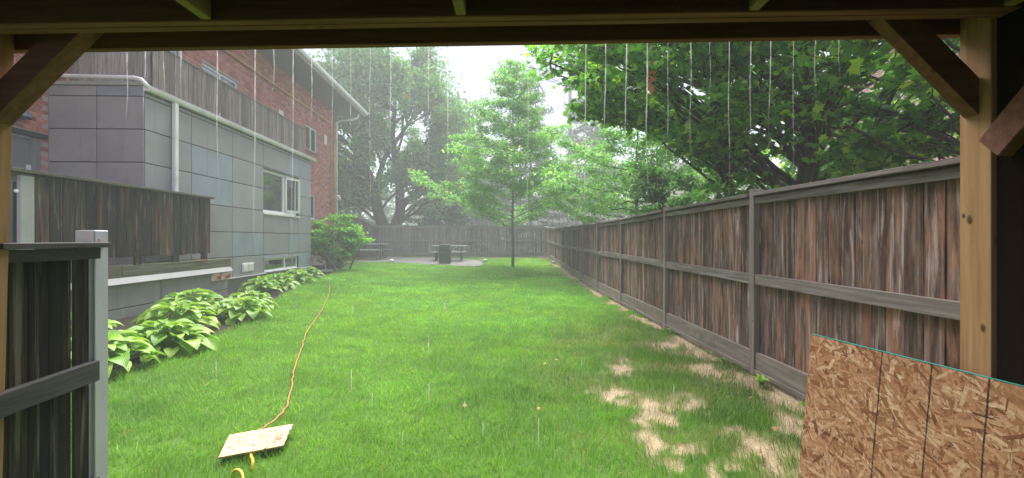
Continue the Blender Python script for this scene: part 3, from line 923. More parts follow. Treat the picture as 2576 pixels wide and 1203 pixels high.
hosta(-4.2, 6.3, .52, 70, 'yellow-green hosta in the middle of the bed, nearest of the middle clump', .19, .32)
hosta(-4.6, 7.2, .55, 70, 'yellow-green hosta farther back in the middle clump, below the beige boxes', .19, .34)
hosta(-4.0, 7.4, .5, 60, 'hosta at the lawn side of the middle clump', .18, .26)
hosta(-4.3, 8.3, .5, 50, 'low hosta at the far end of the middle clump', .17, .24)
hosta(-5.1, 10.3, .45, 48, 'hosta under the white vent plate on the grey wall', .18, .28)
hosta(-5.15, 11.2, .5, 56, 'hosta directly below the left end of the basement window', .18, .3)
hosta(-5.15, 12.2, .52, 56, 'hosta below the middle of the basement window', .18, .29)
hosta(-5.3, 13.3, .5, 50, 'hosta farthest along the grey wall, below its end panels', .17, .26)

# small weeds at the foot of the right fence
for k, (x, y, s_, lab) in enumerate([(2.5, 4.35, .12, 'broad-leaved weed at the foot of the nearest fence post'), (2.55, 5.2, .07, 'small weed under the kick board beyond the nearest post'),
                                     (2.56, 5.6, .06, 'tiny two-leaved weed at the fence foot in the middle of the second panel'), (2.55, 6.9, .08, 'weed tuft beside the second fence post'), (2.52, 3.75, .08, 'weed in the gap under the fence beside the leaning board')]):
    root = empty('weed', (x, y, g1(x, y)), lab, 'plant', 'weeds along the fence foot')
    for i in range(7):
        o = bpy.data.objects.new('leaf', HL[i % 8]); C.objects.link(o); o.parent = root
        q = s_ * random.uniform(.7, 1.2); o.scale = (q * .6, q, q); o.location = (0, 0, .01 + .01 * i * s_ * 5); o.rotation_euler = (R(random.uniform(20, 55)), 0, i * 2.4)

# ------------------------------------------------------------------ right-hand fence
posts_y = [2.46, 4.81, 7.32, 9.93, 12.26, 14.34, 16.5, 18.95, 21.1, 23.4, 25.5]
tops = [.46, .47, .46, .43, .43, .43, .44, .46, .50, .58, .67]
FX = 2.65
rf = empty('wooden_fence', (FX, 4.81, g1(FX, 4.81)), 'long weathered board fence running down the right side of the lawn', 'fence')
for i, y in enumerate(posts_y):
    g = g1(FX, y)
    b = MB().box(FX - .045, FX + .045, y - .045, y + .045, g - .1, tops[i] + .04)
    b.build('post', M['fence_post'], rf, bevel=.004)
bn = 0
for i in range(len(posts_y) - 1):
    y0, y1 = posts_y[i] + .045, posts_y[i + 1] - .045
    ga, gb = g1(FX, y0), g1(FX, y1); gm = min(ga, gb)
    if i in (0, 1, 2): gm = -1.40
    tz = (tops[i] + tops[i + 1]) / 2
    def slope(z0a, z0b, h, xa, xb):
        P = [(xa, y0, z0a), (xb, y0, z0a), (xb, y1, z0b), (xa, y1, z0b), (xa, y0, z0a + h), (xb, y0, z0a + h), (xb, y1, z0b + h), (xa, y1, z0b + h)]
        return MB().quadbox(P)
    slope(tops[i] - .035, tops[i + 1] - .035, .035, FX - .07, FX + .07).build('cap_rail', M['fence_rail'], rf, bevel=.003)
    slope(tops[i] - .115, tops[i + 1] - .115, .068, FX - .03, FX + .008).build('top_rail', M['fence_rail'], rf, bevel=.003)
    mz0, mz1 = (tops[i] * .0 - .46 + ga * .0), -.46
    mids = [-.462, -.462, -.45, -.42, -.41, -.39, -.37, -.33, -.27, -.2, -.13]
    slope(mids[i], mids[i + 1], .105, FX - .035, FX + .005).build('middle_rail', M['fence_rail'], rf, bevel=.003)
    slope(ga + .08, gb + .08, .17, FX - .03, FX + .006).build('kick_board', M['kick_board'], rf, bevel=.003)
    slope(ga + .035, gb + .035, .04, FX - .045, FX + .004).build('bottom_rail', M['kick_board'], rf, bevel=.003)
    if i in (0,):
        pass
    w = .138 if i < 6 else .15
    n = max(1, int(round((y1 - y0) / w))); st = (y1 - y0) / n
    meshes = []
    for k in range(3):
        b = MB().box(-.009, .009, -st / 2 + .002 + .001 * k, st / 2 - .002, -(tz - .04 - (gm + .12)) / 2, (tz - .04 - (gm + .12)) / 2)
        me, _ = b.mesh('board', M['fence_board']); meshes.append(me)
    for k in range(n):
        o = bpy.data.objects.new('board', meshes[k % 3])
        yy = y0 + (k + .5) * st
        tl_ = tops[i] + (tops[i + 1] - tops[i]) * (k + .5) / n
        o.location = (FX + .022 + random.uniform(-.002, .004), yy, tl_ - .04 - (tz - .04 - (gm + .12)) / 2 + .004)
        link(o, rf); o.rotation_euler = (R(random.uniform(-.25, .25)), 0, R(random.uniform(-1.6, 1.6)))
        bn += 1

# back fence
BY = 25.6
bf = empty('wooden_fence', (-2, BY, -.95), 'grey board fence across the far end of the yard behind the picnic tables', 'fence')
px = [-7.2, -4.9, -2.85, -.97, .85, 2.55]
for i, x in enumerate(px):
    MB().box(x - .06, x + .06, BY - .06, BY + .05, -1.02, .79 - .012 * i).build('post', M['back_rail'], bf)
for i in range(len(px) - 1):
    x0, x1 = px[i] + .06, px[i + 1] - .06
    tz = .74 - .012 * i
    MB().box(x0, x1, BY - .08, BY + .05, tz - .04, tz).build('cap_rail', M['back_rail'], bf)
    MB().box(x0, x1, BY - .05, BY, tz - .14, tz - .045).build('top_rail', M['back_rail'], bf)
    MB().box(x0, x1, BY - .05, BY, -.13, -.02).build('middle_rail', M['back_rail'], bf)
    MB().box(x0, x1, BY - .05, BY, -.9, -.72).build('kick_board', M['back_rail'], bf)
    n = int(round((x1 - x0) / .15)); st = (x1 - x0) / n
    gap = .006 if i < 2 else .02
    me, _ = MB().box(-st / 2 + gap / 2, st / 2 - gap / 2, -.01, .01, -.8, .8).mesh('board', M['back_board'])
    for k in range(n):
        o = bpy.data.objects.new('board', me); o.location = (x0 + (k + .5) * st, BY + .02, -.1 - .012 * i); link(o, bf)
        o.rotation_euler = (0, R(random.uniform(-.3, .3)), R(random.uniform(-1.5, 1.5)))

# ------------------------------------------------------------------ grey annex
AX = -5.86; AY0, AY1 = 7.8, 14.8; ATOP = 2.43
ann = empty('grey_annex', (AX, AY0, -1.2), 'flat-roofed annex clad in large grey cement panels with white windows', 'building')
W1 = (11.80, 13.88, .66, 1.79); W2 = (11.85, 13.86, -.84, -.50)
core = MB()
cut_wall(core, AX - .14, AX - .02, AY0 + .02, AY1, -.85, ATOP, [W1, W2])
core.box(BXW := -7.4, AX - .02, AY0 + .012, AY0 + .02, -1.3, ATOP)
core.box(-7.4, AX - .14, AY1 - .1, AY1, -1.3, ATOP)
core.box(-7.4, AX - .02, AY0 + .02, AY1, ATOP, ATOP + .05)
core.build('wall', M['joint'], ann)
MB().box(AX - .16, AX - .06, AY0, AY1 - .03, -1.6, -.87).build('foundation_wall', M['panel_low'], ann)
MB().box(AX - .07, AX + .03, 9.3, AY1 + .01, -.875, -.85).build('flashing', M['white'], ann)
zs = [-.85, -.40, .155, .71, 1.27, 1.825, 2.37]
cols_y = [(7.815, 9.01), (9.01, 10.4), (10.4, 11.79), (11.79, 13.2), (13.2, 13.89), (13.89, 14.8)]
blue = {(1, 3), (1, 4), (2, 1), (4, 1), (4, 5), (5, 5), (3, 0), (5, 0)}
g = .009
for ci, (ya, yb) in enumerate(cols_y):
    for ri in range(len(zs) - 1):
        za, zb = zs[ri], zs[ri + 1]
        rects = [(ya, yb, za, zb)]
        for W in (W1, W2):
            nr = []
            for (a, b_, c_, d_) in rects:
                if a < W[1] - .02 and b_ > W[0] + .02 and c_ < W[3] - .02 and d_ > W[2] + .02:
                    if d_ > W[3] + .03: nr.append((a, b_, W[3], d_))
                    if c_ < W[2] - .03: nr.append((a, b_, c_, W[2]))
                    if a < W[0] - .05: nr.append((a, W[0], max(c_, W[2]), min(d_, W[3])))
                    if b_ > W[1] + .05: nr.append((W[1], b_, max(c_, W[2]), min(d_, W[3])))
                else: nr.append((a, b_, c_, d_))
            rects = nr
        for (a, b_, c_, d_) in rects:
            m_ = M['panel_blue'] if (ci, ri) in blue else M['panel']
            MB().box(AX - .02, AX + random.uniform(-.001, .001), a + g, b_ - g, c_ + g, d_ - g).build('wall_panel', m_, ann, bevel=.002)
# last strip under the gutter
for (ya, yb) in cols_y:
    MB().box(AX - .02, AX, ya + g, yb - g, 2.37 + g, 2.43).build('wall_panel', M['panel'], ann)
# near end wall
xs = [-7.4, -6.62, AX]
zt = [-1.3, .18, .725, 1.275, 1.825, 2.37, 2.545]
for i in range(2):
    for j in range(len(zt) - 1):
        m_ = M['panel_blue'] if (i == 1 and j == 5) else M['panel_mauve']
        MB().box(xs[i] + g, xs[i + 1] - g, AY0 - .01, AY0 + .012, zt[j] + g, zt[j + 1] - g).build('wall_panel', m_, ann, bevel=.002)
MB().box(-7.4, AX + .02, AY0 - .05, AY0 + .03, 2.545, 2.60).build('coping', M['flash'], ann)
# gutter and fascia along the long side
gt = MB()
prof = [(AX + .005, AY0 - .02, 2.46), (AX + .08, AY0 - .02, 2.46), (AX + .10, AY0 - .02, 2.49), (AX + .11, AY0 - .02, 2.535), (AX + .10, AY0 - .02, 2.54), (AX + .08, AY0 - .02, 2.475), (AX + .02, AY0 - .02, 2.475), (AX + .005, AY0 - .02, 2.545)]
gt.prism(prof, (0, AY0 - .02, 0), (0, AY1 + .12, 0))
gt.box(AX + .004, AX + .11, AY0 - .028, AY0 - .02, 2.455, 2.543)
gt.box(AX + .004, AX + .11, AY1 + .12, AY1 + .128, 2.455, 2.543)
gt.build('gutter', M['white'], ann)
MB().box(AX - .1, AX + .002, AY0, AY1 + .08, 2.56, 2.60).build('eaves_trim', M['parapet'], ann)
# downpipe on the long wall, elbow pipe over the coping
MB().box(AX + .012, AX + .085, 8.44, 8.53, -.3, 2.46).build('downpipe', M['white'], ann, bevel=.01)
ep = MB(); ep.tube([(-7.3, AY0 - .1, 2.95), (-7.3, AY0 - .1, 2.78), (-7.22, AY0 - .1, 2.69), (-7.05, AY0 - .1, 2.665), (-6.4, AY0 - .1, 2.655), (-5.95, AY0 - .1, 2.645), (-5.84, AY0 - .09, 2.62), (-5.79, AY0 - .06, 2.55), (-5.785, AY0 + .02, 2.50)], .034, 10)
ep.build('rainwater_pipe', M['white'], ann, smooth=True)
# windows
def window(parent, x, y0, y1, z0, z1, split=None, depth=.06, fw=.06, opened=False, room=.9):
    """window in a wall normal to X: frame bars, panes, sill; split = y of a mullion"""
    b = MB()
    xa, xb = x - depth, x - depth + .05
    for (a, b_, c_, d_) in ((y0, y1, z0, z0 + fw), (y0, y1, z1 - fw, z1), (y0, y0 + fw, z0 + fw, z1 - fw), (y1 - fw, y1, z0 + fw, z1 - fw)):
        b.box(xa, xb, a, b_, c_, d_)
    if split: b.box(xa, xb + .004, split - fw * .6, split + fw * .6, z0 + fw, z1 - fw)
    w = b.build('window', M['frame'], parent)
    segs = [(y0 + fw, y1 - fw)] if not split else [(y0 + fw, split - fw * .6), (split + fw * .6, y1 - fw)]
    for (a, b_) in segs:
        MB().box(xa + .02, xa + .026, a, b_, z0 + fw, z1 - fw).build('pane', M['glass'], w)
    rm = MB(); r0 = xa - room
    rm.box(r0 - .02, r0, y0 - .3, y1 + .3, z0 - .1, z1 + .1)
    rm.build('room_back', M['room'], w)
    return w
w = window(ann, AX, *W1[:2], W1[2] + .01, W1[3], split=13.05, depth=.12, fw=.075, room=.3)
# the narrow casement stands ajar: an extra sash proud of the frame
sh = MB()
p0 = Vector((AX - .06, 13.12, 0)); ang = R(14)
def sash(s_, z): return Vector((p0.x + math.sin(ang) * s_, p0.y + math.cos(ang) * s_, z))
L_ = .62
for (a, c_) in ((0, .06), (L_ - .06, L_)):
    sh.bar(sash((a + c_) / 2, W1[2] + .1), sash((a + c_) / 2, W1[3] - .06), .04, .06, up=(math.sin(ang), math.cos(ang), 0))
for z in (W1[2] + .12, W1[3] - .09):
    sh.bar(sash(0, z), sash(L_, z), .04, .06)
sh.build('casement_sash', M['frame'], w)
MB().box(AX - .09, AX + .03, W1[0] - .02, W1[1] + .02, W1[2] - .035, W1[2] + .008).build('sill', M['white'], w)
MB().box(AX - .5, AX - .46, 11.9, 12.6, .9, 1.15).build('room_cabinet', M['door'], w)
w = window(ann, AX, *W2, split=13.05, depth=.09, fw=.05)
MB().box(AX - .07, AX + .03, W2[0] - .02, W2[1] + .02, W2[2] - .03, W2[2] + .006).build('sill', M['white'], w)
MB().box(AX - .0, AX + .02, W2[0], W2[1], W2[3] + .004, W2[3] + .02).build('lintel_trim', M['flash'], w)
# white double vent plate
vp = MB().box(AX, AX + .02, 10.78, 11.28, -.765, -.56).build('vent_plate', M['frame'], ann, bevel=.004)
for k in (0, 1):
    y0 = 10.81 + k * .235; MB().box(AX + .02, AX + .03, y0, y0 + .205, -.74, -.585).build('flap', M['white'], vp, bevel=.004)

# lower terrace wall with mossy ledge, in front of the annex
LX = -5.5
tw = empty('terrace_wall', (LX, 8, -1.2), 'low grey panelled terrace wall with a mossy timber ledge on top', 'wall')
MB().box(LX - .3, LX - .015, 2.6, 9.6, -1.6, -.62).build('wall', M['joint'], tw)
for (ya, yb) in ((2.6, 3.9), (3.9, 5.15), (5.15, 6.42), (6.42, 7.69), (7.69, 9.6)):
    for (za, zb) in ((-1.5, -1.02), (-1.02, -.62)):
        MB().box(LX - .015, LX, ya + g, yb - g, za + g, zb - g).build('wall_panel', M['panel_low'], tw, bevel=.002)
fl = MB(); fl.prism([(LX - .02, 2.6, -.57), (LX + .01, 2.6, -.57), (LX + .065, 2.6, -.655), (LX + .06, 2.6, -.665), (LX - .0, 2.6, -.61)], (0, 2.6, 0), (0, 9.68, 0)); fl.build('flashing', M['flash'], tw)
for (a, b_) in ((2.6, 6.9), (6.905, 9.72)):
    MB().box(LX - .06, LX + .0, a, b_, -.565, -.40).build('ledge_board', M['mossy_rail'], tw, bevel=.004)
MB().box(LX - .4, LX - .06, 2.6, 9.7, -.44, -.405).build('ledge_top', M['mossy_rail'], tw)
for k, y0 in enumerate((9.0, 9.31)):
    bx_ = MB().box(LX, LX + .035, y0, y0 + .26, -.82, -.65).build('outlet_box', M['beige'], tw, bevel=.006)
    d = MB(); d.tube([(LX + .035, y0 + .17, -.745), (LX + .075, y0 + .17, -.745)], .028, 10); d.build('spout', M['beige'], bx_, smooth=False)
    d = MB(); d.tube([(LX + .075, y0 + .17, -.745), (LX + .10, y0 + .17, -.745)], .042, 12); d.build('red_cap', M['red'], bx_)
MB().box(LX - .06, LX + .02, 8.6, 8.9, -.398, -.39).build('ledge_strip', M['yellow_pipe'], tw)
# terrace board screen
df = empty('terrace_screen', (LX, 7, -.4), 'dark mossy vertical board screen standing on the terrace ledge', 'fence')
ya, yb = 5.62, 9.05; n = 20; st = (yb - ya) / n
meshes = [MB().box(-.01, .01, -st / 2 + .006, st / 2 - .006 - .004 * k, -.525 + .012 * k, .525).mesh('board', M['deck_board'])[0] for k in range(3)]
for k in range(n):
    o = bpy.data.objects.new('board', random.choice(meshes)); o.location = (LX - .03 + random.uniform(-.004, .006), ya + (k + .5) * st, .245); link(o, df)
    o.rotation_euler = (0, 0, R(random.uniform(-2, 2)))
MB().box(LX - .10, LX + .03, 5.3, yb + .05, .775, .812).build('cap_rail', M['mossy_rail'], df, bevel=.004)
MB().box(LX - .07, LX - .042, 5.3, yb, .68, .77).build('top_rail', M['mossy_rail'], df)
MB().box(LX - .09, LX - .042, 5.3, yb, -.25, -.16).build('bottom_rail', M['mossy_rail'], df)
for y in (5.5, 6.4, 7.3, 8.15, 8.95): MB().box(LX - .12, LX - .045, y - .045, y + .045, -.44, .67).build('post', M['deck_board'], df)
MB().box(LX - .045, LX - .0, 5.42, 5.585, -.38, .74).build('end_board', M['flash'], df, bevel=.003)
for z in (-.1, .55):
    d = MB(); d.tube([(LX, 5.36, z), (LX + .02, 5.36, z)], .02, 8); d.build('bolt', M['white'], df)

# balcony parapet on the annex roof
pf = empty('balcony_parapet', (-6, 8.2, 2.6), 'tall weathered board parapet round the roof terrace above the gutter', 'fence')
pz0, pz1 = 2.62, 3.43
PX = -6.02
me_l = [MB().box(-.01, .01, -.058 + .002 * k, .066, -(pz1 - pz0) / 2, (pz1 - pz0) / 2).mesh('board', M['parapet_dark'])[0] for k in range(2)]
n = int((14.6 - 8.2) / .136)
for k in range(n):
    o = bpy.data.objects.new('board', me_l[k % 2]); o.location = (PX + random.uniform(-.003, .004), 8.27 + k * .136, (pz0 + pz1) / 2); link(o, pf); o.rotation_euler = (0, 0, R(random.uniform(-1.5, 1.5)))
hh = 4.2 - pz0
me_e = [MB().box(-.066, .056 - .002 * k, -.01, .01, -hh / 2, hh / 2).mesh('board', M['parapet'])[0] for k in range(2)]
for k in range(10):
    o = bpy.data.objects.new('board', me_e[k % 2]); o.location = (-7.33 + k * .136, 8.19 + random.uniform(-.003, .003), pz0 + hh / 2); link(o, pf)
MB().box(PX - .03, PX + .025, 8.2, 14.62, pz1, pz1 + .03).build('cap_rail', M['parapet_dark'], pf)
MB().box(PX - .06, PX - .015, 8.2, 14.6, pz0 + .1, pz0 + .2).build('rail', M['parapet_dark'], pf)
MB().box(PX - .06, PX - .015, 8.2, 14.6, pz1 - .16, pz1 - .06).build('rail', M['parapet_dark'], pf)
for y in (8.3, 10.4, 12.5, 14.5): MB().box(PX - .15, PX - .06, y - .045, y + .045, 2.49, pz1).build('post', M['parapet_dark'], pf)

# ------------------------------------------------------------------ brick building
BX = -7.4; BYE = 21.6; BZ = 5.82
bb = empty('brick_building', (BX, 14, -1), 'two-storey red brick building with deep grey eaves and yellow gas pipes', 'building')
WB = [(18.2, 19.35, 3.5, 4.47), (11.8, 13.45, 3.55, 4.47), (9.3, 11.07, 3.55, 4.47), (15.95, 16.35, 4.13, 4.42), (20.15, 20.5, 4.1, 4.5), (18.6, 19.2, .8, 1.78), (6.3, 7.62, -.6, 1.70)]
core = MB()
cut_wall(core, BX - .15, BX - .008, 3.0, BYE, -1.3, BZ, WB)
core.box(-16, BX - .15, BYE - .12, BYE, -1.3, BZ)
core.box(-16, BX - .15, 3.0, 3.12, -1.3, BZ)
core.build('wall', M['mortar'], bb)
bl, bh, jt = .2, .064, .0115
bricks = []
row = 0; z = -.6
while z < BZ - .02:
    y = BYE - (row % 2) * .106
    while y > 3.2:
        ya, yb = y - bl, y
        vis = (ya > 14.75) or (z > 2.55) or (yb < 7.85 and z > -.5)
        if vis and not any(ya < h[1] and yb > h[0] and z < h[3] + .0 and z + bh > h[2] for h in WB):
            bricks.append((ya, z))
        elif vis:
            for h in WB:   # cut bricks beside openings
                if z < h[3] and z + bh > h[2]:
                    if ya < h[0] - .04 < yb: bricks.append((ya, z, h[0] - ya - .004))
                    elif ya < h[1] + .04 < yb: bricks.append((h[1] + .004, z, yb - h[1] - .004))
        y -= bl + jt
    z += bh + jt; row += 1
def score(b_):   # apparent size, but only where the wall is in the open
    ya, z = b_[0], b_[1]
    u = 1250 + 1180 * BX / ya; v = 602 - 1180 * z / ya
    seen = u > 20 and v > 60 and (u > 130 or v < 440) and v < 600
    if 8 < ya < 14.8 and z < 3.45: seen = False
    if v < 115 and u > 120: seen = False
    if u < 130 and (u - 0) + (v) * .95 < 330: seen = False
    return (0 if seen and len(b_) == 2 else 100) + ya
bricks.sort(key=score)
bme, _ = MB().box(-.05, .05, -bl / 2, bl / 2, -bh / 2, bh / 2).mesh('brick', M['brick'])
rest = MB()
for k, q in enumerate(bricks):
    if k < 295 and len(q) == 2:
        o = bpy.data.objects.new('brick', bme); o.location = (BX - .05 + random.uniform(-.001, .001), q[0] + bl / 2, q[1] + bh / 2); link(o, bb)
    else:
        l_ = q[2] if len(q) > 2 else bl
        rest.box(BX - .1, BX + random.uniform(-.001, .001), q[0], q[0] + l_, q[1], q[1] + bh)
o = rest.build('brickwork', M['brick'], bb); o['kind'] = 'stuff'
for k, h in enumerate(WB[:3]):
    w = window(bb, BX, h[0], h[1], h[2], h[3], split=(h[0] + h[1]) / 2, depth=.1, fw=.06)
    MB().box(BX - .1, BX + .05, h[0] - .06, h[1] + .06, h[2] - .09, h[2] - .003).build('sill', M['sill'], w)
window(bb, BX, *WB[5], depth=.1, fw=.06)
for h in WB[3:5]:
    f_ = MB().box(BX - .1, BX - .02, h[0], h[1], h[2], h[3]).build('wall_vent', M['frame'], bb)
    for q in range(3): MB().box(BX - .02, BX - .008, h[0] + .03, h[1] - .03, h[2] + .03 + q * .09, h[2] + .06 + q * .09).build('louvre', M['white'], f_)
# lintels: soldier course of plain brick colour
for h in (WB[0], WB[5]):
    MB().box(BX - .1, BX + .003, h[0] - .06, h[1] + .06, h[3] + .004, h[3] + .19).build('lintel', M['brick'], bb)
# door beside the annex
dr_ = MB().box(BX - .1, BX - .06, 6.36, 7.5, -.6, 1.62).build('door', M['door'], bb)
MB().box(BX - .1, BX + .01, 7.5, 7.61, -.6, 1.62).build('door_frame', M['door'], dr_, bevel=.004)
MB().box(BX - .1, BX + .06, 6.2, 7.68, 1.63, 1.70).build('door_canopy', M['joint'], dr_)
MB().box(BX - .06, BX - .03, 7.44, 7.49, .95, 1.18).build('hinge', M['frame'], dr_)
# domed wall light over the door
d = MB()
prof = []
for i in range(7):
    a = i / 6 * PI / 2
    prof.append((math.cos(a), math.sin(a)))
b0 = len(d.v)
for i, (cr, sz) in enumerate(prof):
    for k in range(13):
        a = -PI / 2 + k / 12 * PI
        d.v.append((BX + .02 + .2 * cr * math.cos(a), 7.16 + .21 * cr * math.sin(a), 1.88 + .17 * sz))
for i in range(6):
    for k in range(12):
        d.f.append((b0 + i * 13 + k, b0 + i * 13 + k + 1, b0 + (i + 1) * 13 + k + 1, b0 + (i + 1) * 13 + k)); d.mi.append(0)
wl = d.build('wall_light', M['steel'], bb, smooth=True)
MB().box(BX, BX + .16, 7.0, 7.32, 1.86, 1.878).build('diffuser', M['joint'], wl)
# gas pipes
gp = MB()
gp.tube([(BX + .07, 8.0, 5.10), (BX + .07, 12, 5.10), (BX + .07, 20.72, 5.10), (BX + .07, 20.82, 5.0), (BX + .07, 20.82, -.2)], .035, 8)
gp.build('gas_pipe', M['yellow_pipe'], bb, smooth=True)
gp = MB(); gp.tube([(BX + .07, 21.18, 5.75), (BX + .07, 21.18, -.2)], .035, 8); gp.build('gas_pipe', M['yellow_pipe'], bb, smooth=True)
for (y, z) in [(9.5, 5.1), (12.5, 5.1), (15.5, 5.1), (18.5, 5.1), (20.82, 3.2), (20.82, 1.6), (21.18, 4.4), (21.18, 2.2), (21.18, .6)]:
    MB().box(BX - .0, BX + .11, y - .03, y + .03, z - .05, z + .05).build('pipe_clip', M['steel'], bb)
dp = MB(); dp.tube([(-6.42, 21.75, 5.78), (-6.45, 21.72, 5.62), (-6.6, 21.6, 5.5), (-7.2, 21.5, 5.42), (BX + .08, 21.46, 5.3), (BX + .08, 21.46, -.9)], .05, 10)
dp.build('downpipe', M['white'], bb, smooth=True)
# security camera
sc_ = MB(); sc_.tube([(BX + .0, 21.5, 1.95), (BX + .2, 21.5, 1.95)], .06, 10); o = sc_.build('security_camera', M['frame'], bb, smooth=False)
d = MB(); d.tube([(BX + .22, 21.42, 1.85), (BX + .22, 21.36, 1.83)], .07, 10); d.build('lens_housing', M['white'], o)
# eaves
EX = -6.28; EY = 22.3
MB().box(-17, EX, 2.6, EY, BZ, BZ + .03).build('soffit', M['soffit'], bb)
MB().box(EX - .02, EX + .03, 2.6, EY + .02, BZ - .01, BZ + .2).build('fascia', M['flash'], bb)
MB().box(-17, EX - .02, EY, EY + .05, BZ - .01, BZ + .2).build('fascia', M['flash'], bb)
gt = MB(); gt.prism([(EX + .03, 2.6, BZ + .06), (EX + .12, 2.6, BZ + .06), (EX + .16, 2.6, BZ + .12), (EX + .16, 2.6, BZ + .19), (EX + .03, 2.6, BZ + .19)], (0, 2.6, 0), (0, EY + .06, 0)); gt.build('gutter', M['white'], bb)
rf_ = MB(); rf_.prism([(EX + .1, 2.4, BZ + .2), (-11.7, 2.4, BZ + 1.7), (-17.2, 2.4, BZ + .2)], (0, 2.4, 0), (0, EY + .1, 0)); rf_.build('roof', M['shingle'], bb)

# ------------------------------------------------------------------ left gate fence
GXF = -2.15
gf = empty('gate_fence', (GXF, 2.4, -1.42), 'short dark board fence section ending in a grey painted post, in front left', 'fence')
MB().box(GXF - .085, GXF + .004, 2.505, 2.595, -1.45, .047).build('post', M['post_paint'], gf, bevel=.004)
MB().box(GXF - .09, GXF - .0, 2.498, 2.5035, -.045, .045).build('pale_face', M['post_cap'], gf)  # paler thin plate on the near face of the post top
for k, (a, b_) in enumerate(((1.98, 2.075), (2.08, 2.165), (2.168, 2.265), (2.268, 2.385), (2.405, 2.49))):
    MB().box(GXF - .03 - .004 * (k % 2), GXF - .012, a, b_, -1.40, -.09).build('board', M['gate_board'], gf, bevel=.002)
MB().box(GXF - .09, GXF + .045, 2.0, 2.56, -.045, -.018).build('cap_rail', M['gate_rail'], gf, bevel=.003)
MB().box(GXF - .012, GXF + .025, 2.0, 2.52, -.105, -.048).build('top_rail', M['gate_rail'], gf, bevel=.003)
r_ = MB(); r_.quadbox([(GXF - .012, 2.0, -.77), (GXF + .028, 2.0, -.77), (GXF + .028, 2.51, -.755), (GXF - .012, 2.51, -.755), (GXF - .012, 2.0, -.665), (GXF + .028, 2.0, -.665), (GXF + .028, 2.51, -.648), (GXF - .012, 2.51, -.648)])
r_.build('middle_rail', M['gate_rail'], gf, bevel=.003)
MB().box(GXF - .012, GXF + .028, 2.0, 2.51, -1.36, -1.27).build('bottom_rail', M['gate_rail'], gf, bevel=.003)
MB().box(GXF - .02, GXF + .008, 2.53, 2.555, -.02, .0).build('latch', M['beige'], gf)

# ------------------------------------------------------------------ timber shelter round the camera
sf = empty('timber_shelter', shel(0, 1.9, -1.42), 'open timber shelter framing the view, with posts, braces and beams', 'shelter')
def sb(x0, x1, y0, y1, z0, z1, name, m, bevel=.004, tilt=True):
    b = MB(); k = .0165 if tilt else 0
    P = []
    for (zz) in (z0, z1):
        for (x, y) in ((x0, y0), (x1, y0), (x1, y1), (x0, y1)): P.append(shel(x, y, zz + k * x))
    b.quadbox(P); return b.build(name, m, sf, bevel=bevel)
H = .856
sb(-3.2, 3.2, 1.80, 1.842, H, H + .19, 'beam', M['beam']); sb(-3.2, 3.2, 1.846, 1.888, H, H + .19, 'beam', M['beam'])
sb(-3.2, 3.2, 2.040, 2.078, H, H + .19, 'beam', M['beam'])
# posts (the left one leans a little)
sb(1.943, 2.083, 1.90, 2.038, -1.42, H + .15, 'post', M['new_post'], tilt=False)
b = MB(); b.quadbox([shel(-2.36, 1.90, -1.42), shel(-2.22, 1.90, -1.42), shel(-2.22, 2.038, -1.42), shel(-2.36, 2.038, -1.42), shel(-2.30, 1.90, 1.0), shel(-2.155, 1.90, 1.0), shel(-2.155, 2.038, 1.0), shel(-2.30, 2.038, 1.0)])
b.build('post', M['new_post'], sf, bevel=.004)
# knots on the right post
for (ky, kz, kr) in ((1.992, .083, .016), (1.935, -.367, .014), (2.018, .10, .009)):
    b = MB()
    for rr, xx in ((1.0, 1.9424), (.62, 1.9418), (0.0, 1.9416)):
        for k in range(12):
            a = k / 12 * 2 * PI; b.v.append(tuple(shel(xx, ky + kr * rr * .8 * math.cos(a), kz + kr * rr * math.sin(a) * 1.3)))
    for q in range(2):
        for k in range(12): b.f.append((q * 12 + k, q * 12 + (k + 1) % 12, (q + 1) * 12 + (k + 1) % 12, (q + 1) * 12 + k)); b.mi.append(q)
    b.build('knot', [M['knot_ring'], M['knot_core']], sf, smooth=True)
# knee braces
def brace(x0, z0, x1, z1, w, ya, yb, sgn):
    """lower edge from (x0,z0) on the post to (x1,z1) at the beam; w = thickness measured level"""
    P = [shel(x0, ya, z0), shel(x1, ya, z1), shel(x1 + sgn * w, ya, z1), shel(x0, ya, z0 + w)]
    d = shel(0, yb, 0) - shel(0, ya, 0)
    b = MB(); b.prism(P if sgn > 0 else P[::-1], (0, 0, 0), d); b.build('knee_brace', M['beam'], sf, bevel=.003)
brace(1.942, .515, 1.50, .957, .16, 1.95, 2.015, 1)
brace(-2.17, .49, -1.70, .96, .14, 1.952, 2.036, -1)
# braces running back along the sides
b = MB(); b.bar(shel(1.915, 1.86, .36), shel(1.915, 1.30, .92), .06, .11); b.build('knee_brace', M['beam'], sf, bevel=.003)
for x in (-2.15, -1.17, -.195, .926, 1.9): sb(x - .02, x + .02, -2.6, 1.797, H + .003, H + .14, 'rafter', M['rafter'])
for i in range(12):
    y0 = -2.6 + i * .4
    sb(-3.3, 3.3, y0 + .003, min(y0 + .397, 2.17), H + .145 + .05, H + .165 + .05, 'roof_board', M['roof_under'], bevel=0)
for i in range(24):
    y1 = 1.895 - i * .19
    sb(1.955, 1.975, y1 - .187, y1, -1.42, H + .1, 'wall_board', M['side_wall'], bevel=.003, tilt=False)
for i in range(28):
    sb(-3.2 + i * .19, -3.2 + i * .19 + .187, -2.66, -2.64, -1.42, H + .2, 'wall_board', M['side_wall'], bevel=0, tilt=False)  # unseen back wall, added to keep light from behind off the beam faces
sb(2.086, 3.0, 1.93, 1.95, -1.42, H, 'end_panel', M['side_wall'], bevel=0, tilt=False)

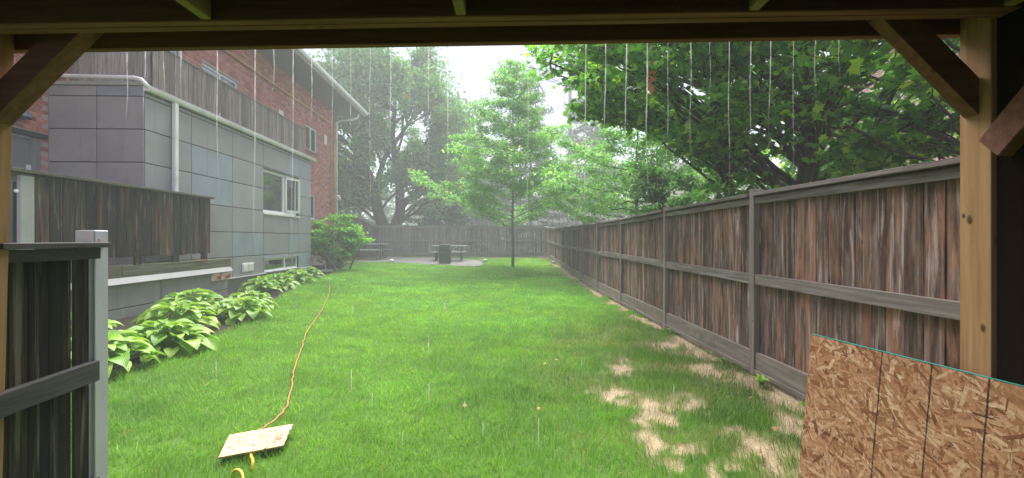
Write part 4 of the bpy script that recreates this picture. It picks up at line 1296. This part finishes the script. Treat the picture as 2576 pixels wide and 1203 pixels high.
# ------------------------------------------------------------------ flake boards
def flakes(name, parent, O, U, Vv, Nn, lu, lv, n, m, lmin, lmax, seed):
    r2 = np.random.default_rng(seed)
    c = np.stack([r2.uniform(0, lu, n), r2.uniform(0, lv, n)], -1)
    L = lmin + (lmax - lmin) * r2.random(n) ** 1.7; W = L * r2.uniform(.08, .27, n)
    a = r2.normal(.55, .75, n)
    du = np.stack([np.cos(a), np.sin(a)], -1); dv = np.stack([-np.sin(a), np.cos(a)], -1)
    shp = np.array([(-.5, .0), (-.38, -.42), (.3, -.5), (.5, -.1), (.42, .4), (-.3, .5)])
    jit = r2.normal(0, .07, (n, 6, 2)) + shp[None]
    P = c[:, None] + jit[..., 0:1] * L[:, None, None] * du[:, None] + jit[..., 1:2] * W[:, None, None] * dv[:, None]
    P[..., 0] = P[..., 0].clip(0, lu); P[..., 1] = P[..., 1].clip(0, lv)
    hgt = (np.arange(n) / n * .0009 + .0001)[:, None] + r2.normal(0, .00006, (n, 6))
    O = np.array(O); U = np.array(U); Vv = np.array(Vv); Nn = np.array(Nn)
    X = O + P[..., 0:1] * U + P[..., 1:2] * Vv + hgt[..., None].clip(.00005) * Nn
    F6 = np.arange(n * 6).reshape(n, 6)
    o = X.reshape(-1, 3).mean(0)
    me = np_mesh(name, X.reshape(-1, 3) - o, F6)
    ob = mesh_obj(name, me, m, parent, Vector(o)); ob['kind'] = 'stuff'
    return ob
# big board leaning against the right post
P1 = at(2042, 842, 2.72); P2 = at(2576, 975, 2.72 * 240 / 373)
hd = (P2 - P1); hd.z = 0; hd.normalize()
B1 = at(2008, 1203, 2.72)
dn = (B1 - P1).normalized()                 # down the left edge
nn = hd.cross(dn).normalized()
if nn.x > 0: nn = -nn                        # towards the lawn side
hgt = (P1.z + 1.40) / -dn.z
lw = 1.22
ob = empty('strand_board', P1 + dn * hgt, 'large brown flake board with black marker lines and a teal top edge, leaning front right', 'board')
th = .011
b = MB(); q = [P1, P1 + hd * lw, P1 + hd * lw + dn * hgt, P1 + dn * hgt]
b.quadbox([x - nn * th for x in q] + q); b.build('board', M['osb_base'], ob)
flakes('flakes', ob, P1, hd, dn, nn, lw, hgt, 12000, M['osb'], .015, .12, 3)
b = MB(); e = P1 + Vector((0, 0, .0012)); b.quadbox([e - nn * th, e + hd * lw - nn * th, e + hd * lw + nn * .0012, e + nn * .0012] + [x + Vector((0, 0, .003)) for x in (e - nn * th, e + hd * lw - nn * th, e + hd * lw + nn * .0012, e + nn * .0012)])
b.build('edge_paint', M['teal'], ob)
def along(u):   # distance along the top edge that shows at image column u
    lo, hi = 0, lw
    for _ in range(40):
        m_ = (lo + hi) / 2; p = P1 + hd * m_; a = R(YAW)
        cx = p.x * math.cos(a) - p.y * math.sin(a); cz = p.x * math.sin(a) + p.y * math.cos(a)
        if 1288 + 1180 * cx / cz < u: lo = m_
        else: hi = m_
    return lo
for u in (2220, 2345, 2490):
    s_ = along(u); b = MB(); wv = .0035
    k = 14; pts = []
    for i in range(k + 1):
        p = P1 + hd * (s_ + random.uniform(-.0012, .0012) + .004 * i / k) + dn * (hgt * i / k) + nn * .0016
        pts.append(p)
    for i in range(k):
        w0 = hd * (wv * random.uniform(.7, 1.1))
        b.v += [tuple(pts[i] - w0), tuple(pts[i] + w0), tuple(pts[i + 1] + w0), tuple(pts[i + 1] - w0)]
        n0 = len(b.v) - 4; b.f.append((n0, n0 + 1, n0 + 2, n0 + 3)); b.mi.append(0)
    b.build('marker_line', M['marker'], ob)

# small pale offcut lying on the lawn, propped up a little
def on_ground(u, v, lift=.03):
    d = 3.0
    for _ in range(12):
        p = at(u, v, d); gg = g1(p.x, p.y) + lift; d = -gg * 1180 / (v - 602)
    return at(u, v, d)
c0 = on_ground(577, 1094, .075); c1 = on_ground(737.6, 1067, .075); c3 = on_ground(549, 1152, .05)
U = (c1 - c0); lu = U.length; U.normalize(); Vv = (c3 - c0); lv = Vv.length; Vv.normalize()
Nn = Vv.cross(U).normalized()
if Nn.z < 0: Nn = -Nn
so = empty('strand_board', c0 + (c1 - c0) / 2 + (c3 - c0) / 2 - Vector((0, 0, .05)), 'small pale flake board offcut with a ragged end lying on the grass over the cords', 'board')
# outline with a ragged right end
ol = [(0, 0), (lu, 0), (lu * .985, lv * .12), (lu * .992, lv * .22), (lu * .955, lv * .33), (lu * .965, lv * .45), (lu * .94, lv * .55), (lu * .95, lv * .68), (lu * .93, lv * .82), (lu * .925, lv * .97), (lu * .9, lv), (0, lv)]
b = MB(); pr = [c0 + U * a + Vv * d_ for a, d_ in ol]
b.prism([p - Nn * .011 for p in pr], (0, 0, 0), Nn * .011); b.build('board', M['osb_base_pale'], so)
flakes('flakes', so, c0, U, Vv, Nn, lu * .925, lv, 420, M['osb_pale'], .03, .12, 9)
def stamp(body, a, d_, size):
    cu = bpy.data.curves.new('stamp', 'FONT'); cu.body = body; cu.size = size; cu.space_line = 1.0
    tmp = bpy.data.objects.new('stamp', cu)
    me = bpy.data.meshes.new_from_object(tmp); bpy.data.objects.remove(tmp)
    me.materials.clear(); me.materials.append(M['marker'])
    o = bpy.data.objects.new('stamp_lettering', me)
    mt = Matrix((-Vv, -U, Nn)).transposed() if (-Vv).cross(-U).dot(Nn) > 0 else Matrix((-Vv, U, Nn)).transposed()
    o.rotation_mode = 'XYZ'; o.rotation_euler = mt.to_euler()
    o.location = c0 + U * a + Vv * d_ + Nn * .0016
    link(o, so); return o
for k, (txt, a) in enumerate((('GLISSANT', .80), ('SURFACE', .84), ('THIS SIDE', .88))):
    stamp(txt, lu * a, lv * .8, .026)

# cords
def cord(name, label, pts, r, m, n=7, wig=.0, cat='cord'):
    P = []
    for i in range(len(pts) - 1):
        for k in range(8):
            q = k / 8
            p0 = pts[max(i - 1, 0)]; p1 = pts[i]; p2 = pts[i + 1]; p3 = pts[min(i + 2, len(pts) - 1)]
            P.append(.5 * ((2 * p1) + (p2 - p0) * q + (2 * p0 - 5 * p1 + 4 * p2 - p3) * q * q + (3 * p1 - p0 - 3 * p2 + p3) * q ** 3))
    P.append(pts[-1])
    P = [p + Vector((math.sin(i * .8 + 2 * math.sin(i * .31)) * wig + random.uniform(-1, 1) * wig * .3, 0, random.uniform(-.3, .6) * wig)) for i, p in enumerate(P)]
    b = MB(); b.tube(P, r, n)
    return tag(b.build(name, m, smooth=True), label, cat)
oc = [(640, 1092), (672, 1070), (700, 1050), (722, 1020), (730, 990), (737, 950), (742, 920), (758, 880), (766, 850), (780, 822), (800, 795), (812, 775), (822, 755), (828, 735), (829, 718)]
cord('extension_cord', 'orange extension cord winding up the lawn from the small flake board', [on_ground(u, v, .035) for u, v in oc], .0062, M['orange'], wig=.006)
yc = [(634, 1135), (632, 1150), (636, 1170), (633, 1190)]
cord('yellow_cord', 'yellow cord end coming out from under the small flake board', [on_ground(632, 1128, .03), on_ground(631, 1146, .035), on_ground(636, 1160, .045), on_ground(633, 1182, .01)], .009, M['yellow'])
lp = [on_ground(585, 1200, .0), on_ground(588, 1188, .04), on_ground(597, 1183, .055), on_ground(607, 1190, .05), on_ground(611, 1205, .03), on_ground(613, 1230, .0)]
cord('yellow_cord', 'yellow cord loop rising from the grass at the bottom edge', lp, .0095, M['yellow'])
bgp = on_ground(610, 1136, .0)
b = MB()
for i in range(6):
    a = Vector((random.uniform(-.06, .06), random.uniform(-.03, .03), .012 + random.uniform(0, .02))) + bgp
    b.quadbox([a + Vector((sx * .03 * random.uniform(.6, 1), sy * .02 * random.uniform(.6, 1), sz * .012)) for sz in (-1, 1) for (sx, sy) in ((-1, -1), (1, -1), (1, 1), (-1, 1))])
tag(b.build('plastic_bag', M['bag'], bevel=.004), 'crumpled pale plastic bag under the edge of the small flake board', 'bag')
# coiled hose at the annex corner
hz = g1(-5.4, 15.0)
hp = [Vector((-5.95, 15.6, hz + .75)), Vector((-5.85, 15.5, hz + .5)), Vector((-5.55, 15.35, hz + .25)), Vector((-5.5, 15.25, hz + .06))]
for i in range(22):
    a = i * .62; rr = .42 - .004 * i
    hp.append(Vector((-5.62 + rr * math.cos(a) * 1.0, 15.1 + rr * math.sin(a) * .7, hz + .04 + .01 * (i % 3) + .002 * i)))
cord('garden_hose', 'pale garden hose coiled on the soil at the annex corner', hp, .016, M['hose'], cat='hose')
hp2 = [Vector((-5.85, 15.9, hz + .7)), Vector((-5.6, 15.8, hz + .45)), Vector((-5.35, 15.65, hz + .2)), Vector((-5.2, 15.5, hz + .03))]
cord('garden_hose', 'loose straight length of pale hose leaning beside the coil', hp2, .014, M['hose'], cat='hose')

# ------------------------------------------------------------------ picnic tables, bin, stones, shed
def picnic(x, y, rot, L, label):
    z = g1(x, y) + .02
    root = empty('picnic_table', (x, y, z), label, 'table', 'picnic tables on the patio')
    cr, sr = math.cos(rot), math.sin(rot)
    T = lambda a, b_, c_: (x + a * cr - b_ * sr, y + a * sr + b_ * cr, z + c_)
    MB().box(-L / 2, L / 2, -.36, .36, .70, .74, T=T).build('tabletop', M['table_top'], root, bevel=.01)
    for s_ in (-1, 1):
        MB().box(-L / 2, L / 2, s_ * .72 - .13, s_ * .72 + .13, .42, .455, T=T).build('seat', M['table_top'], root, bevel=.008)
    for s_ in (-1, 1):
        a = s_ * (L / 2 - .22)
        b = MB()
        for q in (-.12, .12): b.tube([T(a, q, .70), T(a, q * 1.4, .04)], .024, 8)
        b.build('leg', M['table_leg'], root, smooth=True)
        b = MB(); b.tube([T(a, -.62, .42), T(a, -.6, .12), T(a, -.5, .03), T(a, .5, .03), T(a, .6, .12), T(a, .62, .42)], .022, 8); b.tube([T(a, -.72, .41), T(a, .72, .41)], .02, 6)
        b.build('seat_frame', M['table_leg'], root, smooth=True)
        b = MB(); b.tube([T(a - s_ * .45, 0, .69), T(a, 0, .40)], .016, 6); b.build('brace', M['table_leg'], root, smooth=True)
p = at(1130, 660, 22.4); picnic(p.x, p.y, R(1.5), 1.62, 'blue-grey metal picnic table standing behind the dark bin')
p = at(925, 650, 22.9); picnic(p.x, p.y, R(-9), 1.85, 'blue-grey metal picnic table at left, half hidden by the shrub')
p = at(1119.5, 665, 20.7); z = g1(p.x, p.y) + .02; p.z = z
rb = empty('litter_bin', p, 'dark brown square litter bin with a tapered hood on the patio', 'bin')
a = .255
b = MB(); b.quadbox([(p.x + sx * a * .94, p.y + sy * a * .94, z) for sx, sy in ((-1, -1), (1, -1), (1, 1), (-1, 1))] + [(p.x + sx * a, p.y + sy * a, z + .565) for sx, sy in ((-1, -1), (1, -1), (1, 1), (-1, 1))]); b.build('body', M['can'], rb, bevel=.02)
b = MB().box(p.x - a * 1.1, p.x + a * 1.1, p.y - a * 1.1, p.y + a * 1.1, z + .567, z + .61); b.build('rim', M['can'], rb, bevel=.01)
b = MB(); b.quadbox([(p.x + sx * a * .98, p.y + sy * a * .98, z + .612) for sx, sy in ((-1, -1), (1, -1), (1, 1), (-1, 1))] + [(p.x + sx * a * .88, p.y + sy * a * .88, z + .86) for sx, sy in ((-1, -1), (1, -1), (1, 1), (-1, 1))]); hd_ = b.build('hood', M['can'], rb, bevel=.02)
b = MB(); b.quadbox([(p.x + sx * a * .7, p.y - a * sy, z + zz) for (sx, sy, zz) in ((-1, .985, .66), (1, .985, .66), (1, .9, .66), (-1, .9, .66), (-1, .955, .8), (1, .955, .8), (1, .85, .8), (-1, .85, .8))]); b.build('flap', M['table_leg'], hd_)

def ball(name, label, c, r, m, stalk=False, n=10):
    root = empty(name, c - Vector((0, 0, r[2])), label, 'garden stone')
    b = MB()
    rows = []
    for i in range(n + 1):
        th_ = PI * i / n
        for k in range(14):
            ph = 2 * PI * k / 14; w_ = 1 + .08 * math.sin(ph * 3 + i)
            b.v.append((c.x + r[0] * math.sin(th_) * math.cos(ph) * w_, c.y + r[1] * math.sin(th_) * math.sin(ph) * w_, c.z + r[2] * math.cos(th_)))
    for i in range(n):
        for k in range(14):
            b.f.append((i * 14 + k, i * 14 + (k + 1) % 14, (i + 1) * 14 + (k + 1) % 14, (i + 1) * 14 + k)); b.mi.append(0)
    b.build('stone', m, root, smooth=True)
    if stalk:
        b = MB(); b.tube([(c.x, c.y, c.z - r[2] * .7), (c.x, c.y, g1(c.x, c.y))], .02, 6); b.build('stake', M['yellow_pipe'], root)
p = at(985, 657, 20.9); p.z = g1(p.x, p.y) + .08; ball('white_stone', 'white domed stone at the lawn edge in front of the patio, left of the bin', p, (.11, .1, .075), M['stone'])
p = at(1220, 655, 20.3); p.z = g1(p.x, p.y) + .17; ball('white_stone', 'white round stone on a short stake just right of the patio', p, (.095, .095, .085), M['stone'], True)
p = at(1392, 660, 21.0); p.z = g1(p.x, p.y) + .06; ball('white_stone', 'dull whitish stone at the foot of the far right fence corner', p, (.11, .1, .07), M['flash'])

# shed in the far left corner
sh_ = empty('garden_shed', (-7.4, 24.4, -1), 'dark wooden garden shed in the far left corner of the yard', 'shed')
SX0, SX1, SY0, SY1 = -9.1, -6.35, 24.3, 25.45
n = 19; st = (SX1 - SX0) / n
for k in range(n):
    x = SX0 + (k + .5) * st; top = .66 + min(.62, (SX1 - x) * .55 if x > (SX0 + SX1) / 2 else (x - SX0) * .55)
    MB().box(x - st / 2 + .004, x + st / 2 - .004, SY0, SY0 + .02, -1.05, top).build('wall_board', M['shed'], sh_)
MB().box(SX1 - .03, SX1, SY0 + .02, SY1, -1.05, .66).build('side_wall', M['shed'], sh_)
MB().box(SX1 - .08, SX1 + .01, SY0 - .02, SY0 - .002, -1.05, .66).build('corner_trim', M['shed'], sh_)
r_ = MB(); r_.prism([(SX1 + .12, SY0 - .1, .55), (SX1 + .12, SY0 - .1, .62), ((SX0 + SX1) / 2, SY0 - .1, 1.45), (SX0 - .12, SY0 - .1, .62), (SX0 - .12, SY0 - .1, .55), ((SX0 + SX1) / 2, SY0 - .1, 1.38)], (0, SY0 - .1, 0), (0, SY1 + .1, 0))
r_.build('roof', M['shingle'], sh_)

# utility pole and wires
pp_ = at(1434, 602, 36); px_, py_ = pp_.x, pp_.y
up = empty('utility_pole', (px_, py_, -1), 'grey utility pole rising behind the far right fence corner', 'pole')
b = MB(); b.tube([(px_, py_, -1), (px_, py_, 6), (px_, py_, 13)], [.19, .17, .13], 10); b.build('shaft', M['pole'], up, smooth=True)
for i, (z0, z1, lab) in enumerate(((12.4, 10.0, 'topmost thin overhead wire crossing the open sky'), (11.6, 9.2, 'middle thin overhead wire crossing the open sky'), (10.3, 7.6, 'lowest thin overhead wire crossing the open sky'))):
    b = MB(); P = []
    for k in range(15):
        q = k / 14; P.append((px_ * (1 - q) + (-16) * q, py_ * (1 - q) + 37 * q, z0 * (1 - q) + z1 * q - .7 * math.sin(PI * q)))
    b.tube(P, .014, 5); tag(b.build('overhead_wire', M['wire']), lab, 'wire', 'overhead wires')

# houses beyond
def house(name, label, x0, x1, y0, y1, z1, m, wins, roofh=1.8, roofm='shingle', face='y'):
    root = empty(name, ((x0 + x1) / 2, y0, -1), label, 'house')
    MB().box(x0, x1, y0, y1, -1.3, z1).build('wall', m, root)
    if face == 'y':
        r = MB(); r.prism([(x0 - .4, y0 - .4, z1), (x0 - .4, y1 + .4, z1), (x0 - .4, (y0 + y1) / 2, z1 + roofh)], (x0, 0, 0), (x1 + .8, 0, 0)); r.build('roof', M[roofm], root)
        for (wx, wz, ww, wh) in wins:
            f = MB().box(wx - ww / 2 - .06, wx + ww / 2 + .06, y0 - .05, y0 - .003, wz - wh / 2 - .06, wz + wh / 2 + .06).build('window', M['frame'], root)
            MB().box(wx - ww / 2, wx + ww / 2, y0 - .06, y0 - .052, wz - wh / 2, wz + wh / 2).build('pane', M['glass_dark'], f)
    else:
        r = MB(); r.prism([(x0 - .4, y0 - .4, z1), (x1 + .4, y0 - .4, z1), ((x0 + x1) / 2, y0 - .4, z1 + roofh)], (0, y0, 0), (0, y1 + .8, 0)); r.build('roof', M[roofm], root)
        for (wy, wz, ww, wh) in wins:
            f = MB().box(x0 - .05, x0 - .003, wy - ww / 2 - .06, wy + ww / 2 + .06, wz - wh / 2 - .06, wz + wh / 2 + .06).build('window', M['frame'], root)
            MB().box(x0 - .06, x0 - .052, wy - ww / 2, wy + ww / 2, wz - wh / 2, wz + wh / 2).build('pane', M['glass_dark'], f)
M['glass_dark'] = plain('dark_window_glass', (.03, .035, .04), .08, .1, 2)
house('house', 'pink brick house glimpsed through the leaves at right', 12.6, 22, 8, 17.5, 6.2, M['far_brick'], [(11.5, 1.2, 1.2, 1.4), (14.8, 1.2, 1.2, 1.4), (11.5, 4.2, 1.2, 1.4), (14.8, 4.2, 1.2, 1.4)], face='x')
house('house', 'pale sided house seen low through the young lawn tree', 3.2, 12.5, 52, 60, 3.4, M['siding'], [(5, .9, 1.1, 1.3), (8, .9, 1.1, 1.3), (10.6, .9, 1.1, 1.3)])
house('house', 'pale house far behind the dark spruce', -11, -2.5, 58, 66, 3.0, M['siding'], [(-8, .8, 1.1, 1.3), (-5, .8, 1.1, 1.3)])
house('house', 'pale house wall behind the fence right of the second young tree', 12, 22, 34, 42, 4.5, M['siding'], [(14, 1.2, 1.1, 1.3), (17, 1.2, 1.1, 1.3), (20, 1.2, 1.1, 1.3)])

# ------------------------------------------------------------------ rain
us = [322, 368, 412, 455, 546, 643, 690, 738, 785, 835, 883, 932, 983, 1030, 1078, 1128, 1177, 1222, 1278, 1328, 1375, 1427, 1475, 1524, 1577, 1628, 1681, 1738, 1785, 1835, 1890, 1940, 1997, 2052, 2110]
ends = [300, 290, 260, 250, 500, 620, 260, 690, 330, 340, 500, 640, 420, 330, 420, 560, 250, 260, 300, 600, 215, 240, 560, 420, 430, 520, 480, 420, 300, 520, 420, 400, 560, 300, 220]
ORD = ['first', 'second', 'third', 'fourth', 'fifth', 'sixth', 'seventh', 'eighth', 'ninth', 'tenth', 'eleventh', 'twelfth']
zones = [(330, 'in front of the plank end of the balcony parapet'), (470, 'before the balcony parapet'), (720, 'before the red brick wall'), (900, 'crossing the grey eaves'), (1140, 'before the forked maple'), (1300, 'against the open sky'), (1500, 'at the left tips of the big maple'), (1800, 'before the middle of the big maple'), (2600, 'before the right part of the big maple')]
zcount = {}
def zone(u):
    k = next(j for j, (lim, _) in enumerate(zones) if u < lim); zcount[k] = zcount.get(k, 0) + 1
    return ORD[zcount[k] - 1], zones[k][1]
for i, (u, ve) in enumerate(zip(us, ends)):
    d = 2.14
    top = at(u, 40, d); lenz = (ve - 40) / 1180 * d
    cxs = []; k = 26; ph = random.random() * 6; amp = random.uniform(.002, .006)
    dr = random.uniform(-.012, .004)
    P = []; rad = []
    thick = random.uniform(.0013, .0032) * (1.25 if u < 800 or 1420 < u < 1700 else 1)
    for j in range(k + 1):
        q = j / k
        P.append((top.x + dr * q + amp * q * math.sin(ph + q * 9) , top.y + random.uniform(-.0008, .0008), top.z - lenz * q))
        rad.append(thick * (1 - .45 * q) * random.uniform(.75, 1.25))
    rad[0] *= 1.3; rad[-1] = .0004
    b = MB(); b.tube(P, rad, 6)
    tag(b.build('water_stream', M['water'], smooth=True), 'thin water stream, %s from left %s' % zone(u), 'water stream', 'rainwater streams falling from the roof edge')
drops = [(544, 908, 962), (884, 930, 990), (1079, 965, 1022), (1013, 1090, 1130), (1355, 1050, 1130), (1695, 965, 1010), (1264, 1175, 1200), (888, 765, 790), (1119, 760, 790), (936, 990, 1035), (1169, 1010, 1030), (553, 285, 300), (1215, 1060, 1100), (1463, 900, 935), (1078, 845, 900)]
drops.sort()
for di, (u, v0, v1) in enumerate(drops):
    d = 2.14; a = at(u, v0, d); c_ = at(u, v1, d)
    P = []; rad = []
    for j in range(9):
        q = j / 8; P.append(a * (1 - q) + c_ * q + Vector((random.uniform(-.0006, .0006), 0, 0))); rad.append(.0017 * math.sin(PI * (.08 + .84 * q)) + .0004)
    b = MB(); b.tube(P, rad, 6)
    tag(b.build('water_drop', M['water'], smooth=True), ('long falling water drop %s, %s from left' % ('low before the near lawn' if v0 > 1000 else 'before the middle of the lawn' if v0 > 820 else 'high, before the brick wall or far lawn', ORD[sum(1 for q in drops[:di] if (q[1] > 1000, q[1] > 820) == (v0 > 1000, v0 > 820))])), 'water drop', 'falling drops below the roof edge')

# dry leaves scattered on the lawn, and one dead sprig in the maple
LV, LF = star_leaf()
LEAFL = ['tan dry leaf on the grass at left, between hostas and orange cord', 'dry leaf on the open grass at the centre, nearest of its pair', 'dry leaf on the open grass left of centre', 'dry leaf beside the upper left edge of the bare patches', 'dry leaf on green grass left of the bare patches',
         'dry leaf on grass just left of the big leaning board', 'dry leaf between the lowest bare patch and the fence', 'dry leaf by the left edge of the leaning board, lowest of all', 'dry leaf in the shade below the near fence post', 'dry leaf near the bottom edge, right of centre',
         'dry leaf by the bare patch nearest the fence post', 'dry leaf on thin turf above the middle bare patch', 'dry leaf touching the top corner of the leaning board', 'dry leaf alone in the bright middle lawn']
lf = bpy.data.meshes.new('dry_leaf'); lf.from_pydata(LV.tolist(), [], LF.tolist()); lf.materials.append(M['dead_leaf'])
for li, (u, v) in enumerate([(518, 968), (1355, 1028), (1170, 1020), (1430, 870), (1400, 905), (1950, 1080), (1925, 1010), (2030, 1240), (1990, 1030), (1560, 1190), (1888, 1000), (1700, 930), (2010, 1020), (1370, 915)]):
    p = on_ground(u, v, .05)
    o = bpy.data.objects.new('fallen_leaf', lf); o.location = p; s_ = random.uniform(.03, .05); o.scale = (s_, s_, s_)
    o.rotation_euler = (random.uniform(-.5, .5), random.uniform(-.5, .5), random.uniform(0, 6)); C.objects.link(o); TOPS.append(o)
    tag(o, LEAFL[li], 'leaf', 'fallen leaves on the lawn')
p = at(1635, 190, 6.6)
LP = np.array(p) + rng.normal(0, 1, (14, 3)) * np.array([.03, .03, .11])
o = leaf_cloud('dead_leaf_sprig', LP, .1, star_leaf(), [(.32, .11, .045), (.5, .2, .09)], M['leaf'], None, up=.2, wob=1)
tag(o, 'hanging sprig of dead orange-brown leaves in the green maple', 'leaves')
b = MB(); b.tube([(p.x + .1, p.y + .1, p.z + .55), (p.x, p.y, p.z + .25), (p.x, p.y, p.z - .1)], [.006, .005, .003], 5)
b.build('twig', M['bark'], o)

for o_, dy_ in ((ann, .19), (tw, .18), (df, .18), (pf, .195), (bb, .24), (rf, -.086), (gf, .07)): o_.location.y += dy_

# ------------------------------------------------------------------ rain haze
hb = MB().box(-160, 160, -160, 160, -4.5, 19.0)
t = NT('rain_haze')
pv = t.n('VolumePrincipled', Color=(.93, .96, 1.0, 1), Density=.0072)
pv.inputs['Anisotropy'].default_value = .0
t.n('OutputMaterial', Volume=pv)
hz_ = hb.build('haze', t.m)
tag(hz_, 'pale rain haze filling the yard', 'haze', kind='stuff')

for o in TOPS: o.location.z += EYE
